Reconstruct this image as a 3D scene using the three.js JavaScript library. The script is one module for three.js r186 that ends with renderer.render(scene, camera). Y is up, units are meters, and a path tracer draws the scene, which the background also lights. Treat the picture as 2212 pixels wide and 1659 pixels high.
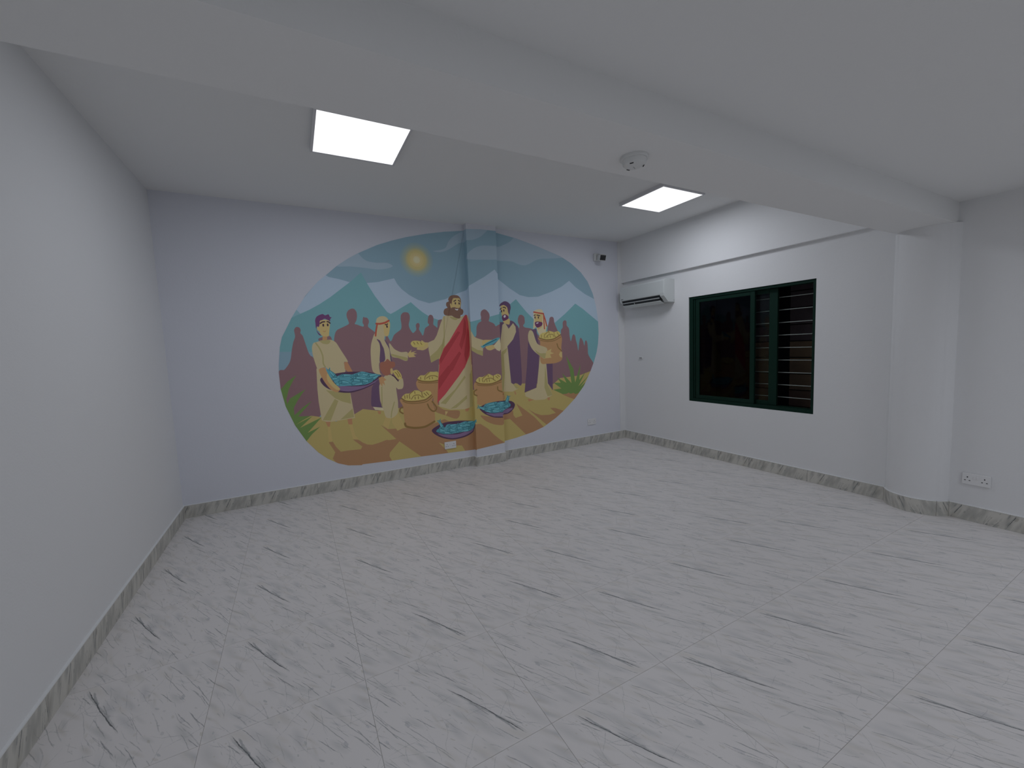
import * as THREE from 'three';
import { RoundedBoxGeometry } from 'three/addons/geometries/RoundedBoxGeometry.js';
import { mergeGeometries } from 'three/addons/utils/BufferGeometryUtils.js';
import { RectAreaLightUniformsLib } from 'three/addons/lights/RectAreaLightUniformsLib.js';

// ---------------------------------------------------------------- camera, night outside, exposure
const scene = new THREE.Scene();
const camera = new THREE.PerspectiveCamera(86.642, 2212 / 1659, 0.05, 60);
camera.rotation.order = 'YXZ';
camera.position.set(-0.509, 1.455, 4.695);
camera.rotation.set(-0.0881, -0.4881, -0.0408);
scene.add(camera);
scene.background = new THREE.Color(0x020308);          // night behind the window
RectAreaLightUniformsLib.init();
const renderer = new THREE.WebGLRenderer({ antialias: true });
renderer.toneMapping = THREE.LinearToneMapping;
renderer.toneMappingExposure = 1;
renderer.shadowMap.enabled = true;
const PANEL_LIGHT = { intensity: 8.9, color: new THREE.Color().setRGB(0.94, 0.985, 1.09) };   // each LED panel, all alike

// ---------------------------------------------------------------- room measures (metres)
const XL = -1.519, XR = 3.943, ZB = 0, ZF = 7.05, H = 2.952, HN = 2.40;          // HN: lower ceiling of the near bay
const BB = 0.1216, BT = 0.010;                         // skirting height, thickness
const PX0 = 1.410, PX1 = 1.803, PD = 0.075;            // pilaster on the back wall
const BEAM = { z0: 3.185, z1: 3.522, y: 2.25 };
const COL = { x: 4.010, z: 3.355, r: 0.205 };
const WIN = { z0: 1.158, z1: 2.588, y0: 0.685, y1: 2.000 };
const LEDGE = { x: XR - 0.045, y: 2.355 };

// ---------------------------------------------------------------- helpers
function rng(seed) { let a = seed >>> 0; return () => { a = (a + 0x6d2b79f5) >>> 0; let t = a; t = Math.imul(t ^ (t >>> 15), t | 1); t ^= t + Math.imul(t ^ (t >>> 7), t | 61); return ((t ^ (t >>> 14)) >>> 0) / 4294967296; }; }
const names = {};
function numbered(n) { const k = names[n] = (names[n] ?? -1) + 1; return k ? `${n}_${String(k).padStart(3, '0')}` : n; }
function tag(o, label, category, kind, group) {
  o.userData.label = label; o.userData.category = category;
  if (kind) o.userData.kind = kind;
  if (group) o.userData.group = group;
  return o;
}
function part(name, geo, mat, parent) {
  const m = new THREE.Mesh(geo, mat); m.name = name; m.castShadow = m.receiveShadow = true; parent.add(m); return m;
}
function top(name, geo, mat, label, category, kind, group) {
  const m = part(numbered(name), geo, mat, scene); return tag(m, label, category, kind, group);
}
function thing(name, label, category, pos = [0, 0, 0], kind, group) {
  const g = new THREE.Group(); g.name = numbered(name); g.position.set(...pos); scene.add(g); return tag(g, label, category, kind, group);
}
function box(x0, x1, y0, y1, z0, z1) {                 // a box between two corners, uv in metres
  const g = new THREE.BoxGeometry(x1 - x0, y1 - y0, z1 - z0); g.translate((x0 + x1) / 2, (y0 + y1) / 2, (z0 + z1) / 2); return metreUV(g);
}
function rbox(w, h, d, r, seg = 2) { return new RoundedBoxGeometry(w, h, d, seg, r); }
function metreUV(g) {                                  // uv in metres by the main direction of each face
  const p = g.attributes.position, n = g.attributes.normal, uv = new Float32Array(p.count * 2);
  for (let i = 0; i < p.count; i++) {
    const ax = Math.abs(n.getX(i)), ay = Math.abs(n.getY(i)), az = Math.abs(n.getZ(i));
    const a = ax >= ay && ax >= az ? [p.getZ(i), p.getY(i)] : ay >= az ? [p.getX(i), p.getZ(i)] : [p.getX(i), p.getY(i)];
    uv[i * 2] = a[0]; uv[i * 2 + 1] = a[1];
  }
  g.setAttribute('uv', new THREE.BufferAttribute(uv, 2)); return g;
}
const merge = (list) => mergeGeometries(list.map((g) => { const k = g.index ? g.toNonIndexed() : g; for (const a of Object.keys(k.attributes)) if (!['position', 'normal', 'uv'].includes(a)) k.deleteAttribute(a); return k; }));
const lin = (r, g, b) => new THREE.Color().setRGB(r, g, b);

// ---------------------------------------------------------------- procedural surfaces
function valueNoise(seed, n) {                         // tiling value noise on an n x n lattice
  const r = rng(seed), t = new Float32Array(n * n); for (let i = 0; i < n * n; i++) t[i] = r();
  const s = (a) => a * a * (3 - 2 * a);
  return (u, v) => {
    const x = u * n, y = v * n, xi = Math.floor(x), yi = Math.floor(y), fx = s(x - xi), fy = s(y - yi);
    const at = (i, j) => t[((j % n + n) % n) * n + ((i % n + n) % n)];
    return (at(xi, yi) * (1 - fx) + at(xi + 1, yi) * fx) * (1 - fy) + (at(xi, yi + 1) * (1 - fx) + at(xi + 1, yi + 1) * fx) * fy;
  };
}
function greyTexture(size, fn, repeat) {
  const d = new Uint8Array(size * size * 4);
  for (let j = 0; j < size; j++) for (let i = 0; i < size; i++) { const v = Math.max(0, Math.min(255, fn(i / size, j / size) * 255)), k = (j * size + i) * 4; d[k] = d[k + 1] = d[k + 2] = v; d[k + 3] = 255; }
  const t = new THREE.DataTexture(d, size, size); t.wrapS = t.wrapT = THREE.RepeatWrapping; t.magFilter = THREE.LinearFilter; t.minFilter = THREE.LinearMipmapLinearFilter; t.generateMipmaps = true;
  t.repeat.set(repeat, repeat); t.needsUpdate = true; return t;
}
const n1 = valueNoise(11, 128), n2 = valueNoise(12, 32), n3 = valueNoise(13, 6);
const plasterBump = greyTexture(512, (u, v) => 0.45 * n1(u, v) + 0.35 * n2(u, v) + 0.2 * n3(u, v), 1 / 0.8);   // roller nap, one repeat per 0.8 m
const paint = (r, g, b, rough = 0.75) => new THREE.MeshStandardMaterial({ color: lin(r, g, b), roughness: rough, bumpMap: plasterBump, bumpScale: 0.0006 });
const M = {
  wall: paint(0.83, 0.835, 0.84), wallBack: paint(0.77, 0.785, 0.85), ceiling: paint(0.86, 0.865, 0.86, 0.9),
  white: new THREE.MeshStandardMaterial({ color: lin(0.74, 0.75, 0.74), roughness: 0.4 }),
  acWhite: new THREE.MeshStandardMaterial({ color: lin(0.66, 0.69, 0.68), roughness: 0.45 }),
  acGrey: new THREE.MeshStandardMaterial({ color: lin(0.42, 0.45, 0.44), roughness: 0.5 }),
  socket: new THREE.MeshStandardMaterial({ color: lin(0.84, 0.84, 0.84), roughness: 0.35 }),
  black: new THREE.MeshStandardMaterial({ color: lin(0.012, 0.012, 0.014), roughness: 0.5 }),
  lens: new THREE.MeshPhysicalMaterial({ color: lin(0.006, 0.006, 0.01), roughness: 0.25, clearcoat: 0.3 }),
  caulk: new THREE.MeshStandardMaterial({ color: lin(0.86, 0.87, 0.87), roughness: 0.6 }),
  grout: new THREE.MeshStandardMaterial({ color: lin(0.36, 0.35, 0.33), roughness: 0.95 }),
  alu: new THREE.MeshStandardMaterial({ color: lin(0.72, 0.72, 0.74), roughness: 0.5 }),
  green: new THREE.MeshPhysicalMaterial({ color: lin(0.0025, 0.022, 0.014), roughness: 0.6, specularIntensity: 0.35 }),
  steelBar: new THREE.MeshStandardMaterial({ color: lin(0.30, 0.34, 0.32), roughness: 0.5 }),
  glass: new THREE.MeshPhysicalMaterial({ color: lin(0.85, 0.88, 0.87), transmission: 1, thickness: 0, roughness: 0.02, ior: 1.22 }),
  tinted: new THREE.MeshPhysicalMaterial({ color: lin(0.15, 0.18, 0.27), transmission: 1, thickness: 0, roughness: 0.03, ior: 1.22 }),
};

// printed marble face of the porcelain tiles: long diagonal veins on a white ground (drawn in tile units 0..1)
function marble(size, aspect, seed, base, opts) {
  const w = size, h = Math.round(size * aspect), c = document.createElement('canvas'); c.width = w; c.height = h;
  const g = c.getContext('2d'), r = rng(seed);
  g.fillStyle = base; g.fillRect(0, 0, w, h); g.lineCap = 'round'; g.lineJoin = 'round';
  const th = opts.angle, dx = Math.cos(th), dy = Math.sin(th);
  for (let i = 0; i < opts.blots; i++) {               // soft grey clouding along the grain
    const x = r() * w, y = r() * h, a = (0.05 + 0.13 * r()) * w, b = a * (0.12 + 0.2 * r());
    g.save(); g.translate(x, y); g.rotate(th + (r() - 0.5) * 0.5); g.scale(1, b / a);
    const gr = g.createRadialGradient(0, 0, 0, 0, 0, a), tone = opts.tones[Math.floor(r() * opts.tones.length)];
    gr.addColorStop(0, `rgba(${tone},${0.14 + 0.26 * r()})`); gr.addColorStop(1, `rgba(${tone},0)`); g.fillStyle = gr; g.fillRect(-a, -a, 2 * a, 2 * a); g.restore();
  }
  const vein = (x, y, len, ang, wd, alpha, wob, tone) => {   // a wandering broken vein made of short strokes
    let a = ang; const n = Math.max(4, Math.round(len * 60)), st = len * w / n;
    for (let i = 0; i < n; i++) {
      a += (r() - 0.5) * wob; a += (ang - a) * 0.25;
      const nx = x + Math.cos(a) * st, ny = y + Math.sin(a) * st, f = Math.min(1, 4 * i / n, 4 * (n - i) / n + 0.15);
      g.strokeStyle = `rgba(${tone},${alpha * (0.45 + 0.55 * r()) * f})`; g.lineWidth = Math.max(0.7, wd * w * (0.4 + 0.9 * r()) * (0.5 + 0.5 * f));
      g.beginPath(); g.moveTo(x, y); g.lineTo(nx, ny); g.stroke(); x = nx; y = ny;
    }
  };
  for (let i = 0; i < opts.patches; i++) {             // small grey flecks and islands with a clear edge
    const x = r() * w, y = r() * h, a = (0.008 + 0.03 * r() * r()) * w; g.save(); g.translate(x, y); g.rotate(th + (r() - 0.5) * 0.7); g.scale(1, 0.25 + 0.3 * r());
    g.fillStyle = `rgba(${opts.tones[i % opts.tones.length]},${0.18 + 0.3 * r()})`; g.beginPath(); for (let q = 0; q < 11; q++) { const f = q / 11 * 6.283, k = a * (0.7 + 0.5 * r()); g.lineTo(Math.cos(f) * k, Math.sin(f) * k); } g.closePath(); g.fill(); g.restore();
  }
  for (let i = 0; i < opts.cells; i++) vein(r() * w, r() * h, 0.12 + 0.24 * r(), r() * 6.28, 0.0042, 0.26, 0.75, '134,137,139');   // curved cross cracks
  for (let i = 0; i < opts.fine; i++) vein(r() * w, r() * h, 0.05 + 0.14 * r(), th + (r() - 0.5) * 0.6, 0.0036, 0.24, 0.3, '126,129,130');
  for (let i = 0; i < opts.medium; i++) vein(r() * w, r() * h, 0.15 + 0.25 * r(), th + (r() - 0.5) * 0.4, 0.006, 0.26, 0.25, '128,131,132');
  const seam = (x, y, len, ang, wd, alpha, tone) => {   // a long nearly straight vein: overlapping dashes along one gently wavy line
    const p = [r() * 6, r() * 6, r() * 6], n = Math.max(6, Math.round(len * 120)), at = (f) => { const d = f * len, s = d * w, o = w * (0.0045 * Math.sin(d * 8 + p[0]) + 0.0016 * Math.sin(d * 31 + p[1]) + 0.0007 * Math.sin(d * 90 + p[2])); return [x + Math.cos(ang) * s - Math.sin(ang) * o, y + Math.sin(ang) * s + Math.cos(ang) * o]; };
    for (let i = 0; i < n; i++) {
      const f = i / n, e = Math.min(1, f * 9, (1 - f) * 5 + 0.1), A = at(f), B = at(f + 1.3 / n);
      g.strokeStyle = `rgba(${tone},${alpha * e * (0.55 + 0.45 * r())})`; g.lineWidth = Math.max(0.8, wd * w * (0.55 + 0.7 * r()) * (0.4 + 0.6 * e)); g.beginPath(); g.moveTo(...A); g.lineTo(...B); g.stroke();
    }
  };
  for (let i = 0; i < opts.seams; i++) seam(r() * w * 1.1 - 0.1 * w, r() * h, 0.14 + 0.34 * r() * r(), th + (r() - 0.5) * 0.2, 0.003 + 0.003 * r(), 0.22 + 0.3 * r(), '118,121,123');
  for (const [x, y, len] of opts.main) { seam(x * w, y * h, len, th, 0.0062, 0.8, '80,82,84'); seam(x * w, y * h, len, th, 0.016, 0.14, '120,124,126'); seam((x + 0.05) * w, (y + 0.04) * h, len * 0.3, th + 0.08, 0.014, 0.22, '122,126,129'); }
  const t = new THREE.CanvasTexture(c); t.colorSpace = THREE.SRGBColorSpace; t.wrapS = t.wrapT = THREE.RepeatWrapping; t.anisotropy = 8; return t;
}
const tileFace = marble(1024, 1, 5, '#e6e2e0', { angle: 1.05, patches: 70, blots: 70, tones: ['166,169,172', '190,184,172', '174,176,174', '206,200,188'], cells: 40, fine: 80, medium: 26, seams: 34, main: [[0.16, 0.02, 0.68]] });
const skirtFace = marble(1024, 0.2, 9, '#d2d0c8', { angle: 1.15, patches: 20, blots: 40, tones: ['130,132,128', '150,146,134', '142,142,138'], cells: 14, fine: 30, medium: 16, seams: 14, main: [[0.3, 0.02, 0.17], [0.75, 0.0, 0.16]] });
M.tile = new THREE.MeshStandardMaterial({ map: tileFace, roughness: 0.5 });
M.skirt = new THREE.MeshStandardMaterial({ map: skirtFace, roughness: 0.5 });

// ---------------------------------------------------------------- floor: square porcelain tiles in a straight grid
{
  const floor = thing('floor', 'white marble effect floor of square porcelain tiles with grey veins', 'floor', [0, 0, 0], 'structure');
  part('grout_bed', box(XL - 0.15, XR + 0.15, -0.12, -0.0016, ZB - 0.15, ZF + 0.15), M.grout, floor);
  const S = 0.6, J = 0.0006, X0 = -0.938, Z0 = 2.855, T = 0.008;
  const turned = new Set(['1,-1', '1,0', '-1,-3', '2,0', '2,-1', '2,-2', '-1,1', '3,-3', '0,2', '4,-2', '5,-1', '5,-4']);   // faces laid the other way round
  const cache = {};
  const tileGeo = (w, d, u0, v0) => {                  // one tile, edges eased, face printed from (u0, v0)
    const key = [w, d, u0, v0].map((k) => k.toFixed(3)).join(); if (cache[key]) return cache[key];
    const e = 0.0007, pos = [], uv = [], idx = [], hw = w / 2, hd = d / 2;
    const ring = (ix, y) => [[-hw + ix, y, -hd + ix], [hw - ix, y, -hd + ix], [hw - ix, y, hd - ix], [-hw + ix, y, hd - ix]];
    const add = (q) => { const b = pos.length / 3; for (const p of q) { pos.push(...p); uv.push(u0 + (p[0] + hw) / S, 1 - (v0 + (p[2] + hd) / S)); } idx.push(b, b + 2, b + 1, b, b + 3, b + 2); };
    const a = ring(e, 0), b = ring(0, -e), c = ring(0, -T); add(a);
    for (let k = 0; k < 4; k++) { const l = (k + 1) % 4; add([a[k], b[k], b[l], a[l]].reverse()); add([b[k], c[k], c[l], b[l]].reverse()); }
    const g = new THREE.BufferGeometry(); g.setAttribute('position', new THREE.Float32BufferAttribute(pos, 3)); g.setAttribute('uv', new THREE.Float32BufferAttribute(uv, 2)); g.setIndex(idx);
    const f = g.toNonIndexed(); f.computeVertexNormals(); return cache[key] = f;
  };
  const r = rng(3);
  for (let i = -1; i <= 8; i++) for (let j = -5; j <= 6; j++) {
    const xa = Math.max(XL, X0 + i * S + J), xb = Math.min(XR, X0 + (i + 1) * S - J), za = Math.max(ZB, Z0 + j * S + J), zb = Math.min(ZF, Z0 + (j + 1) * S - J);
    if (xb - xa < 0.02 || zb - za < 0.02) continue;
    const t = part(numbered('tile'), tileGeo(xb - xa, zb - za, (xa - X0) / S - i, (za - Z0) / S - j), M.tile, floor);
    t.position.set((xa + xb) / 2, 0, (za + zb) / 2);
    const full = xb - xa > 0.59 && zb - za > 0.59, flip = turned.has(`${i},${j}`) || (j > 2 && r() < 0.3);
    if (full && flip) t.rotation.y = Math.PI;
  }
}

// ---------------------------------------------------------------- walls, ceiling, beam, column, pilaster
top('wall_left', box(XL - 0.15, XL, -0.12, H + 0.15, ZB - 0.15, ZF + 0.15), M.wall, 'plain off-white painted wall on the left of the room', 'wall', 'structure');
top('wall_back', box(XL, XR + 0.18, -0.12, H + 0.15, ZB - 0.15, ZB), M.wallBack, 'pale lavender painted back wall behind the mural', 'wall', 'structure');
top('wall_right', merge([
  box(XR, XR + 0.18, -0.12, WIN.y0, ZB, ZF + 0.15), box(XR, XR + 0.18, WIN.y1, H + 0.15, ZB, ZF + 0.15),
  box(XR, XR + 0.18, WIN.y0, WIN.y1, ZB, WIN.z0), box(XR, XR + 0.18, WIN.y0, WIN.y1, WIN.z1, ZF + 0.15)]), M.wall, 'white painted wall with the green window on the right of the room', 'wall', 'structure');
top('wall_front', box(XL, XR, -0.12, H + 0.15, ZF, ZF + 0.15), M.wall, 'plain off-white end wall facing the mural', 'wall', 'structure');
top('ceiling', merge([box(XL, XR, H, H + 0.15, ZB, BEAM.z1), box(XL, XR, HN, H + 0.15, BEAM.z1, ZF)]), M.ceiling, 'flat white painted ceiling carrying square light panels', 'ceiling', 'structure');
top('ceiling_beam', box(XL, XR, BEAM.y, H, BEAM.z0, BEAM.z1), M.ceiling, 'deep white ceiling beam crossing the room above the round column', 'beam', 'structure');
top('trim_1', box(LEDGE.x, XR, LEDGE.y, H, ZB + 0.012, BEAM.z0), M.wall, 'white wall beam standing proud above the window', 'ledge', 'structure');
top('trim_2', box(XR - 0.105, XR, BB + 0.002, H, ZB, 0.012), M.wall, 'narrow white corner strip beside the air conditioner', 'trim', 'structure');
top('pilaster', box(PX0, PX1, 0, H, ZB, PD), M.wallBack, 'shallow lavender pilaster under the middle of the mural', 'pilaster', 'structure');
{ const g = new THREE.CylinderGeometry(COL.r, COL.r, BEAM.y, 64, 1); g.translate(COL.x, BEAM.y / 2, COL.z); top('column', metreUV(g), M.wall, 'round white column bulging from the right wall under the beam', 'column', 'structure'); }

// ---------------------------------------------------------------- skirting: cut marble tiles, each its own piece, with a white sealant bead on top
function skirting(name, runs, label) {
  const g = thing(name, label, 'baseboard', [0, 0, 0], 'structure');
  runs.forEach(([x0, z0, x1, z1], k) => {              // wall line from -> to; the tile stands on the left of that direction
    const L = Math.hypot(x1 - x0, z1 - z0), ux = (x1 - x0) / L, uz = (z1 - z0) / L, nx = uz, nz = -ux, n = Math.max(1, Math.ceil(L / 0.6 - 0.02));
    for (let i = 0; i < n; i++) {
      const a = i * 0.6, b = Math.min(L, a + 0.6), len = b - a - 0.0012;
      const geo = rbox(len, BB - 0.003, BT, 0.0012, 1), p = geo.attributes.position, uv = geo.attributes.uv;
      for (let q = 0; q < p.count; q++) uv.setXY(q, (p.getX(q) + len / 2) / 0.6 + (i * 0.37 + k * 0.21), (p.getY(q) / BB + 0.5));
      const t = part(numbered('skirting_tile'), geo, M.skirt, g);
      t.position.set(x0 + ux * (a + b) / 2 + nx * BT / 2, (BB - 0.003) / 2, z0 + uz * (a + b) / 2 + nz * BT / 2); t.rotation.y = Math.atan2(-uz, ux);
    }
    const bead = new THREE.BoxGeometry(L, 0.006, BT + 0.003); const m = part('sealant_bead', bead, M.caulk, g);
    m.position.set(x0 + ux * L / 2 + nx * (BT + 0.002) / 2, BB - 0.001, z0 + uz * L / 2 + nz * (BT + 0.002) / 2); m.rotation.y = Math.atan2(-uz, ux);
  });
  return g;
}
skirting('baseboard_left', [[XL, ZB + BT, XL, ZF - BT]], 'grey marble tile skirting along the plain left wall');
skirting('baseboard_back', [[PX0, ZB, XL, ZB], [PX0, PD + BT, PX0, ZB + BT], [PX1 + BT, PD, PX0 - BT, PD], [PX1, ZB + BT, PX1, PD + BT], [XR, ZB, PX1, ZB]], 'grey marble tile skirting below the mural');
const ARC = (() => { const R = COL.r + BT, c = (COL.x - (XR - BT)) / R; return Math.acos(c); })();
const zArc = Math.sin(ARC) * (COL.r + BT);
const bbRight = skirting('baseboard_right', [[XR, COL.z - zArc, XR, ZB + BT], [XR, ZF - BT, XR, COL.z + zArc]], 'grey marble tile skirting along the window wall and round the column');
for (const [a0, a1] of [[-ARC, 0.78], [0.79, ARC]]) {
  const ring = (r0, r1, h, y) => {
    const s = new THREE.Shape(), n = 20;
    for (let i = 0; i <= n; i++) { const a = a0 + (a1 - a0) * i / n, x = -Math.cos(a) * r1, z = Math.sin(a) * r1; i ? s.lineTo(x, z) : s.moveTo(x, z); }
    for (let i = n; i >= 0; i--) { const a = a0 + (a1 - a0) * i / n; s.lineTo(-Math.cos(a) * r0, Math.sin(a) * r0); }
    const g = new THREE.ExtrudeGeometry(s, { depth: h, bevelEnabled: false }); g.rotateX(Math.PI / 2); g.translate(COL.x, y + h, COL.z);
    const p = g.attributes.position, uv = g.attributes.uv; for (let i = 0; i < p.count; i++) uv.setXY(i, Math.atan2(p.getZ(i) - COL.z, COL.x - p.getX(i)) * r1 / 0.6 + 0.4, p.getY(i) / BB); return g;
  };
  part(numbered('skirting_tile'), ring(COL.r - 0.002, COL.r + BT, BB - 0.003, 0), M.skirt, bbRight);
  part('sealant_bead', ring(COL.r - 0.002, COL.r + BT + 0.002, 0.004, BB - 0.003), M.caulk, bbRight);
}
skirting('baseboard_front', [[XL + BT, ZF, XR - BT, ZF]], 'grey marble tile skirting along the end wall');

// ---------------------------------------------------------------- window: dark green sliding frame, one sash pushed aside, burglar bars outside
{
  const w = thing('window_1', 'dark green sliding window with burglar bars in the right wall', 'window', [XR, 0, 0], 'structure');
  const { z0, z1, y0, y1 } = WIN, bar = (name, a, b, c, d, x0, x1, parent = w, m = M.green) => part(name, rbox(x1 - x0, d - c, b - a, 0.003, 1).translate((x0 + x1) / 2, (c + d) / 2, (a + b) / 2), m, parent);
  const fr = part('frame', merge([box(0.012, 0.11, y0, y1, z0, z0 + 0.055), box(0.012, 0.11, y0, y1, z1 - 0.030, z1), box(0.012, 0.11, y1 - 0.030, y1, z0 + 0.055, z1 - 0.030), box(0.012, 0.11, y0, y0 + 0.040, z0 + 0.055, z1 - 0.030)]), M.green, w);
  bar('frame_lip', z0 + 0.060, z0 + 0.078, y0 + 0.04, y1 - 0.03, 0.020, 0.030, fr);
  const sash = (name, a, b, x0, x1, sw, glass) => {
    const g = new THREE.Group(); g.name = name; w.add(g);
    bar('stile', a, a + sw, y0 + 0.04, y1 - 0.03, x0, x1, g); bar('stile', b - sw, b, y0 + 0.04, y1 - 0.03, x0, x1, g);
    bar('rail', a + sw, b - sw, y1 - 0.075, y1 - 0.03, x0, x1, g); bar('rail', a + sw, b - sw, y0 + 0.04, y0 + 0.085, x0, x1, g);
    const xm = (x0 + x1) / 2; part('pane', new THREE.BoxGeometry(0.005, y1 - y0 - 0.14, b - a - 2 * sw + 0.01).translate(xm, (y0 + y1) / 2 + 0.005, (a + b) / 2), glass, g);
  };
  sash('sliding_sash', z0 + 0.085, 1.985, 0.022, 0.050, 0.050, M.tinted);
  sash('open_sash', z0 + 0.26, 2.205, 0.060, 0.088, 0.085, M.glass);
  for (let k = 0; k < 9; k++) { const g = new THREE.CylinderGeometry(0.004, 0.004, z1 - z0, 10); g.rotateX(Math.PI / 2); g.translate(0.128, 1.872 - 0.1322 * k, (z0 + z1) / 2); part('security_bar', g, M.steelBar, w); }
}
{ // boarded wall of the building next door, seen through the window
  const t = thing('neighbouring_wall', 'dark brown boarded wall outside behind the window bars', 'wall', [4.92, 0, 0]);
  const r = rng(21), boards = [0, 1, 2].map((k) => new THREE.MeshStandardMaterial({ color: [lin(0.36, 0.25, 0.16), lin(0.28, 0.18, 0.13), lin(0.19, 0.15, 0.16)][k], roughness: 0.85, bumpMap: plasterBump, bumpScale: 0.003 }));
  for (const [za, zb] of [[-0.6, 1.70], [1.87, 4.2]]) for (let k = 0; k < 15; k++) {
    const y = 0.0 + k * 0.2, d = 0.03 + 0.012 * r(); const m = part('board', box(0, d, y + 0.006, y + 0.194, za, zb), boards[k > 6 ? 2 : Math.floor(r() * 2)], t); m.position.x = -d;
  }
  part('backing', box(0, 0.05, 0, 3, -0.6, 4.2), M.black, t);
}

// ---------------------------------------------------------------- split air conditioner under the ledge
{
  const z0 = 0.15, z1 = 0.945, t = thing('air_conditioner', 'white split air conditioner with open flap high in the corner', 'air conditioner', [XR, 1.965, z0]);
  const W = z1 - z0;
  const prof = (pts, a, b, bev = 0.004) => { const s = new THREE.Shape(); pts.forEach(([x, y], i) => (i ? s.lineTo(-x, y) : s.moveTo(-x, y))); const g = new THREE.ExtrudeGeometry(s, { depth: b - a - 2 * bev, bevelEnabled: bev > 0, bevelSize: bev, bevelThickness: bev, bevelSegments: 2 }); g.translate(0, 0, a + bev); return g; };
  const full = [[0.004, 0.008], [0.12, 0.012], [0.197, 0.085], [0.203, 0.12], [0.200, 0.27], [0.185, 0.293], [0.16, 0.298], [0.004, 0.298]];
  const core = [[0.004, 0.012], [0.085, 0.016], [0.105, 0.06], [0.175, 0.10], [0.197, 0.12], [0.197, 0.268], [0.18, 0.290], [0.004, 0.294]];
  part('end_cap', prof(full, 0, 0.022), M.acWhite, t); part('end_cap', prof(full, W - 0.065, W), M.acWhite, t);
  part('body', prof(core, 0.020, W - 0.063), M.acGrey, t);
  part('fascia', prof([[0.194, 0.098], [0.203, 0.104], [0.205, 0.13], [0.202, 0.272], [0.186, 0.297], [0.10, 0.300], [0.10, 0.291], [0.19, 0.285]], 0.003, W - 0.012, 0.001), M.acWhite, t);
  part('outlet', box(-0.180, -0.075, 0.040, 0.096, 0.03, W - 0.075), M.black, t);
  const flap = (w, h, x, y, rz, a, b) => { const m = part('louver', rbox(w, h, b - a, h / 2 - 0.0005, 2), M.acWhite, t); m.position.set(x, y, (a + b) / 2); m.rotation.z = rz; return m; };
  flap(0.050, 0.008, -0.166, 0.053, -0.50, 0.035, W - 0.090); flap(0.078, 0.009, -0.140, 0.010, -0.42, 0.03, W - 0.082);
  for (const z of [0.26]) { const m = part('louver_clip', new THREE.BoxGeometry(0.05, 0.03, 0.006), M.acGrey, t); m.position.set(-0.160, 0.034, z); }
  const bd = part('maker_badge', new THREE.BoxGeometry(0.002, 0.006, 0.045), M.black, t); bd.position.set(-0.2055, 0.118, 0.045);
  const led = part('signal_window', new THREE.BoxGeometry(0.004, 0.01, 0.002), M.black, t); led.position.set(-0.015, 0.028, W + 0.0005);
}

// ---------------------------------------------------------------- security camera on the back wall
{
  const t = thing('security_camera', 'white bullet security camera with black face high by the corner', 'camera', [3.440, 2.700, ZB]);
  part('junction_box', rbox(0.125, 0.105, 0.045, 0.014, 3).translate(0, 0, 0.0225), M.white, t);
  const arm = part('bracket', new THREE.CylinderGeometry(0.018, 0.024, 0.05, 20).rotateX(Math.PI / 2), M.white, t); arm.position.set(0.0, 0.006, 0.066);
  const head = new THREE.Group(); head.name = 'housing'; head.position.set(-0.008, -0.024, 0.125); head.rotation.set(0.28, -0.35, 0.0); t.add(head);
  part('shell', rbox(0.098, 0.084, 0.115, 0.016, 3), M.white, head);
  part('face_glass', rbox(0.083, 0.069, 0.012, 0.0055, 3).translate(0, 0, 0.0535), M.lens, head);
  part('lens', new THREE.CylinderGeometry(0.017, 0.017, 0.003, 24).rotateX(Math.PI / 2).translate(0, 0, 0.0605), M.black, head);
  part('sun_hood', rbox(0.102, 0.006, 0.122, 0.0025, 2).translate(0, 0.043, 0.004), M.white, head);
}

// ---------------------------------------------------------------- smoke detector under the beam
{
  const t = thing('smoke_detector', 'round white smoke detector on the underside of the beam', 'smoke detector', [0.848, BEAM.y, 3.345]);
  const lathe = (pts) => new THREE.LatheGeometry(pts.map(([x, y]) => new THREE.Vector2(x, y)), 48);
  part('base', lathe([[0, -0.013], [0.055, -0.013], [0.059, -0.010], [0.059, 0]].reverse()), M.white, t);
  part('chamber', lathe([[0.0, -0.040], [0.026, -0.0395], [0.040, -0.036], [0.049, -0.028], [0.051, -0.013]].reverse()), M.white, t);
  for (let k = 0; k < 3; k++) { const a = 0.55 + k * 2.094, s = part('vent_slot', new THREE.BoxGeometry(0.015, 0.004, 0.004), M.black, t); s.position.set(Math.cos(a) * 0.0385, -0.0365, Math.sin(a) * 0.0385); s.rotation.y = -a + Math.PI / 2; }
  const s = part('indicator', new THREE.BoxGeometry(0.022, 0.002, 0.003), M.acGrey, t); s.position.set(0.004, -0.0402, -0.006); s.rotation.y = 0.5;
}

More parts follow.
